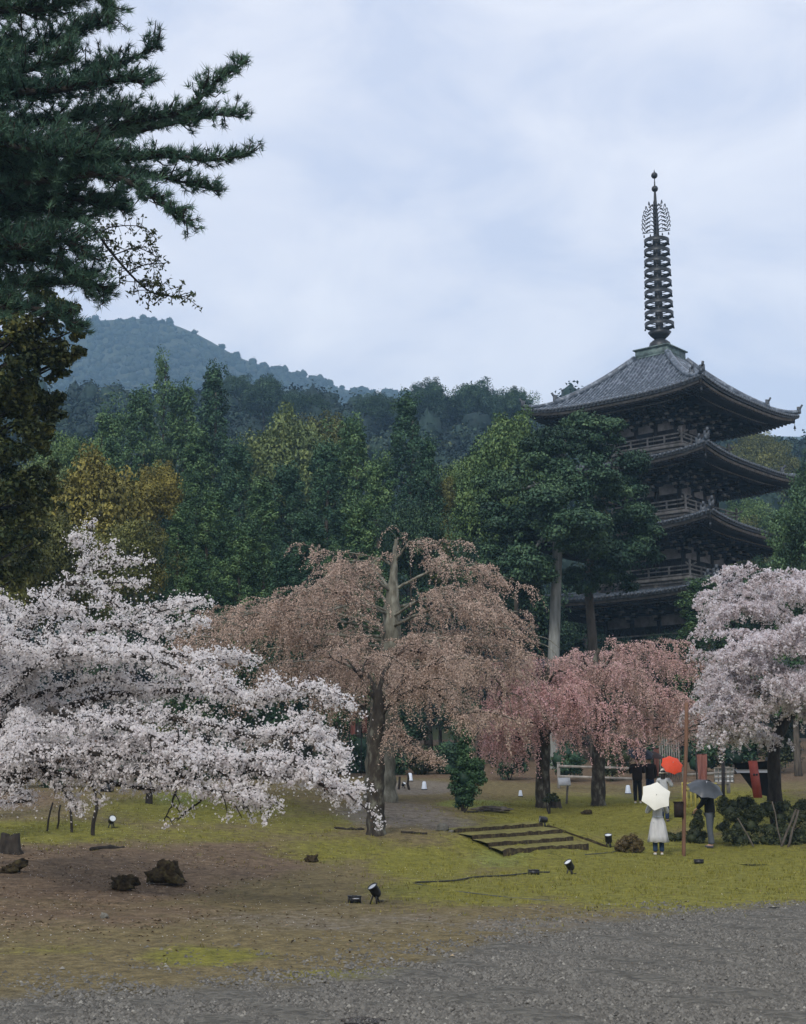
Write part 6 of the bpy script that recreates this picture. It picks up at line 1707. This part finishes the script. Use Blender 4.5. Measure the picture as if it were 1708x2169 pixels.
def person(label, foot, face, H, top_mat, leg_mat, shoe_mat, arms, hair='hair', bow=0.0, skirt=None, hat=None, long_hair=False, bulk=1.0, stride=.0, group=None, bag=None):
    """stands at foot, faces heading face (radians, 0 = away from the viewpoint, + = towards the left).
    arms: {'l': (elbow, hand), 'r': (elbow, hand)} in body axes (x right, y ahead, z up) as shares of the height"""
    t = thing('person', label, 'person', foot, face, group)
    S = H
    def v(x, y, z): return np.array([x, y, z]) * S
    N_ = {}; E_ = []
    def add(k, pos, r, to=None):
        N_[k] = (pos, tuple(np.array(r) * S) if isinstance(r, (tuple, list)) else r * S)
        if to: E_.append((to, k))
    add('pelvis', v(0, 0, .53), (.082, .06)); add('waist', v(0, 0, .61), (.072, .052), 'pelvis'); add('chest', v(0, .0, .72), (.088, .060), 'waist'); add('collar', v(0, 0, .80), (.062, .045), 'chest')
    hb_ = bow
    add('neck', v(0, .012 + .01 * hb_, .845), .030, 'collar'); add('jaw', v(0, .025 + .03 * hb_, .885), (.036, .042), 'neck'); add('head', v(0, .02 + .05 * hb_, .93), (.045, .055), 'jaw'); add('crown', v(0, .01 + .07 * hb_, .965), (.034, .042), 'head')
    add('nose', v(0, .078 + .06 * hb_, .905), .009, 'jaw')
    for s_, sg in (('l', -1), ('r', 1)):
        add('ear' + s_, v(sg * .052, .012 + .04 * hb_, .92), .011, 'head')
        sh = v(sg * .108, 0, .80); el, hd = [v(*q) for q in arms[s_]]
        add('sh' + s_, sh, .040, 'collar'); add('el' + s_, el, .026, 'sh' + s_); add('wr' + s_, hd, .017, 'el' + s_)
        d = unit(hd - el); sd_ = unit(np.cross(d, [0, 0, 1.0]) + 1e-6)
        pm = hd + d * .035 * S; add('pa' + s_, pm, (.020, .012), 'wr' + s_)
        for f in range(4):
            b0 = pm + d * .022 * S + sd_ * (f - 1.5) * .0105 * S
            add(f'f{f}{s_}', b0, .0055, 'pa' + s_); add(f'g{f}{s_}', b0 + (d * .022 + np.array([0, 0, -.008])) * S * (1 - .12 * abs(f - 1.2)), .005, f'f{f}{s_}'); add(f'h{f}{s_}', b0 + (d * .034 + np.array([0, 0, -.024])) * S * (1 - .12 * abs(f - 1.2)), .0045, f'g{f}{s_}')
        tb = hd + d * .02 * S - sd_ * .022 * S
        add('th' + s_, tb, .0065, 'wr' + s_); add('ti' + s_, tb + (d * .022 - sd_ * .010) * S, .0055, 'th' + s_)
        yo = stride * sg
        add('hip' + s_, v(sg * .048, 0, .49), .054, 'pelvis'); add('kn' + s_, v(sg * .050, .5 * yo + .01, .275), .036, 'hip' + s_); add('ca' + s_, v(sg * .050, .55 * yo - .006, .19), .033, 'kn' + s_)
        add('an' + s_, v(sg * .050, yo - .01, .045), .022, 'ca' + s_); add('toe' + s_, v(sg * .058, yo + .075, .016), .016, 'an' + s_)
    skin_obj('body', N_, E_, 'pelvis', M['skin'], t, 1)
    # upper garment
    T_ = {}; E2 = []
    def add2(k, pos, r, to=None):
        T_[k] = (pos, tuple(np.array(r) * S) if isinstance(r, (tuple, list)) else r * S)
        if to: E2.append((to, k))
    add2('hem', v(0, 0, .44 if not skirt else .58), (.100 * bulk, .084 * bulk)); add2('waist', v(0, 0, .60 if not skirt else .63), (.090 * bulk, .070 * bulk), 'hem'); add2('chest', v(0, 0, .72), (.102 * bulk, .076 * bulk), 'waist'); add2('collar', v(0, .0, .81), (.072, .054), 'chest'); add2('neck', v(0, .008, .838), .040, 'collar')
    for s_, sg in (('l', -1), ('r', 1)):
        el, hd = [v(*q) for q in arms[s_]]
        add2('sh' + s_, v(sg * .112, 0, .795), .050 * bulk, 'collar'); add2('el' + s_, el, .036 * bulk, 'sh' + s_); add2('cuff' + s_, el + (hd - el) * .93, .027 * bulk, 'el' + s_)
    skin_obj('coat' if skirt else 'jacket', T_, E2, 'hem', M[top_mat], t, 2)
    if skirt:                                          # flared coat skirt with folds
        g = G(); k = 40; a = np.arange(k) * 2 * np.pi / k; rings = []
        for z, rx, ry in ((.615, .078, .062), (.57, .096, .076), (.50, .122, .094), (.40, .138, .112), (.30, .152, .128), (.205, .168, .142), (.203, .160, .136)):
            f = 1 + (.60 - z) * .16 * np.sin(7 * a + z * 4) + (.60 - z) * .08 * np.sin(12 * a)
            rings.append(np.c_[rx * f * np.cos(a), ry * f * np.sin(a), np.full(k, z) + (.006 * np.sin(7 * a) if z < .25 else 0)] * S)
        V = np.concatenate(rings); n = len(rings); i = np.arange(n - 1)[:, None] * k; j = np.arange(k)[None]; j2 = (j + 1) % k
        g.add(V, np.stack([i + j, i + j2, i + k + j2, i + k + j], -1).reshape(-1, 4)); g.build('coat_skirt', M[top_mat], t, False, smooth=True)
        g = G(); g.add(*lathe([(.080 * S, .585 * S), (.092 * S, .60 * S), (.080 * S, .615 * S)], 24)); g.build('belt', M['pale_cloth'], t, False)
    # trousers
    L_ = {}; E3 = []
    def add3(k, pos, r, to=None):
        L_[k] = (pos, tuple(np.array(r) * S) if isinstance(r, (tuple, list)) else r * S)
        if to: E3.append((to, k))
    add3('seat', v(0, 0, .54), (.078, .060))
    for s_, sg in (('l', -1), ('r', 1)):
        yo = stride * sg
        add3('hip' + s_, v(sg * .046, 0, .47), .056, 'seat'); add3('kn' + s_, v(sg * .052, .5 * yo + .01, .275), .047, 'hip' + s_); add3('ca' + s_, v(sg * .052, .6 * yo - .004, .16), .043, 'kn' + s_); add3('cu' + s_, v(sg * .052, yo - .006, .045), .040, 'ca' + s_)
    skin_obj('trousers', L_, E3, 'seat', M[leg_mat], t, 2)
    for sg in (-1, 1):
        yo = stride * sg
        nodes = {'heel': (v(sg * .053, yo - .028, .020), .024 * S), 'mid': (v(sg * .055, yo + .025, .020), .027 * S), 'tip': (v(sg * .058, yo + .085, .015), .021 * S)}
        skin_obj('shoe', nodes, [('heel', 'mid'), ('mid', 'tip')], 'heel', M[shoe_mat], t, 1)
    # hair cap
    g = G(); k = 18; rings = []
    for ph_, rr in zip(np.linspace(.05, 2.0 if long_hair else 1.75, 9), [1] * 9):
        rings.append(np.c_[np.sin(ph_) * .058 * np.cos(np.arange(k) * 2 * np.pi / k), np.sin(ph_) * .066 * np.sin(np.arange(k) * 2 * np.pi / k) - .012 + .05 * hb_, np.full(k, .935 + .062 * math.cos(ph_))] * S)
    if long_hair:
        rings.append(np.c_[.045 * np.cos(np.arange(k) * 2 * np.pi / k), .03 * np.sin(np.arange(k) * 2 * np.pi / k) - .045, np.full(k, .82)] * S)
    V = np.concatenate(rings); n = len(rings); i = np.arange(n - 1)[:, None] * k; j = np.arange(k)[None]; j2 = (j + 1) % k
    F = np.stack([i + j, i + j2, i + k + j2, i + k + j], -1).reshape(-1, 4)
    ctr = V[F].mean(1); keep = ~((ctr[:, 1] > .022 * S + .05 * hb_ * S) & (ctr[:, 2] < .945 * S))
    g.add(V, F[keep]); g.build('hair', M[hair], t, False, smooth=True)
    if hat:
        g = G(); V, F = lathe([(.0, .065), (.035, .063), (.055, .04), (.062, .0), (.098, -.022), (.096, -.028), (.058, -.008), (0, -.0)], 20); g.add(V * S + v(0, .01 + .05 * hb_, .955), F); g.build('hat', M[hat], t, False, smooth=True)
    return t
# woman with the white umbrella
pw = GP(1396, 1812)
Hw = 1.52
person('woman from behind in long pale grey coat and dark jeans under the white umbrella', pw, 0.0, Hw, 'coat_pale', 'denim', 'shoe_white',
  {'l': ((-.175, .02, .665), (-.06, .15, .74)), 'r': ((.175, .02, .665), (.06, .15, .74))}, bow=.5, skirt=True, long_hair=True, bulk=.95)
umbrella('cream white six panelled umbrella tilted back over the woman in the pale coat', P(1391, 1684, pw[1] - .30), (.02, -.90, .42), .385, 6, 'umb_white', 'navy', .55, .20, roll=.32)
# man in grey trousers
pm_ = GP(1507, 1797); pm_[1] += 0.0
person('man in black jacket and slate grey trousers standing sideways beside the hedge', pm_, math.radians(62), 1.74, 'black_wear', 'grey_wear', 'shoe_dark',
  {'l': ((-.150, .06, .655), (-.085, .17, .565)), 'r': ((.135, .10, .69), (.06, .20, .80))}, bow=.6, stride=.03, bulk=1.12)
umbrella('smoky grey umbrella resting on the shoulder of the man in grey trousers', P(1497, 1658, pm_[1] - .25), (.12, -.50, .86), .47, 8, 'umb_grey', 'umb_grey', .6, .42, roll=.2)
# couple in dark coats at the back
pc = GP(1352, 1702)
person('figure in dark coat standing under the navy umbrella behind the lawn', pc, math.radians(-12), 1.70, 'brown_wear', 'black_wear', 'shoe_white',
  {'l': ((-.15, .03, .65), (-.10, .14, .72)), 'r': ((.15, .02, .65), (.09, .14, .76))}, bulk=1.3, bow=.3)
pc2 = GP(1379, 1699)
person('second dark coated figure, between the navy umbrella and the orange red one', pc2, math.radians(15), 1.66, 'brown_wear', 'navy', 'shoe_dark',
  {'l': ((-.15, .03, .65), (-.10, .13, .76)), 'r': ((.15, .02, .64), (.13, .06, .50))}, bulk=1.2)
umbrella('dark navy umbrella held over the left figure of the dark coated couple', P(1357, 1586, pc[1] - .2), (.05, -.45, .88), .52, 8, 'umb_navy', 'umb_navy', .7, .40)
umbrella('dark brown umbrella just behind the navy one', P(1384, 1592, pc2[1] + .35), (.15, -.2, .95), .46, 8, 'umb_brown', 'umb_brown', .7, .40)
# person with the orange red umbrella
po = GP(1409, 1741, 40, 60)
person('person in cream hat and grey top behind the white umbrella', po, math.radians(-25), 1.55, 'pale_cloth', 'navy', 'shoe_dark',
  {'l': ((-.14, .04, .65), (-.08, .14, .66)), 'r': ((.15, .04, .67), (.12, .13, .76))}, hat='hat', long_hair=True)
umbrella('bright orange red umbrella beside the orange brown pole', P(1426, 1616, po[1] - .35), (.15, -.80, .58), .345, 8, 'umb_orange', 'umb_orange', .6, .34)
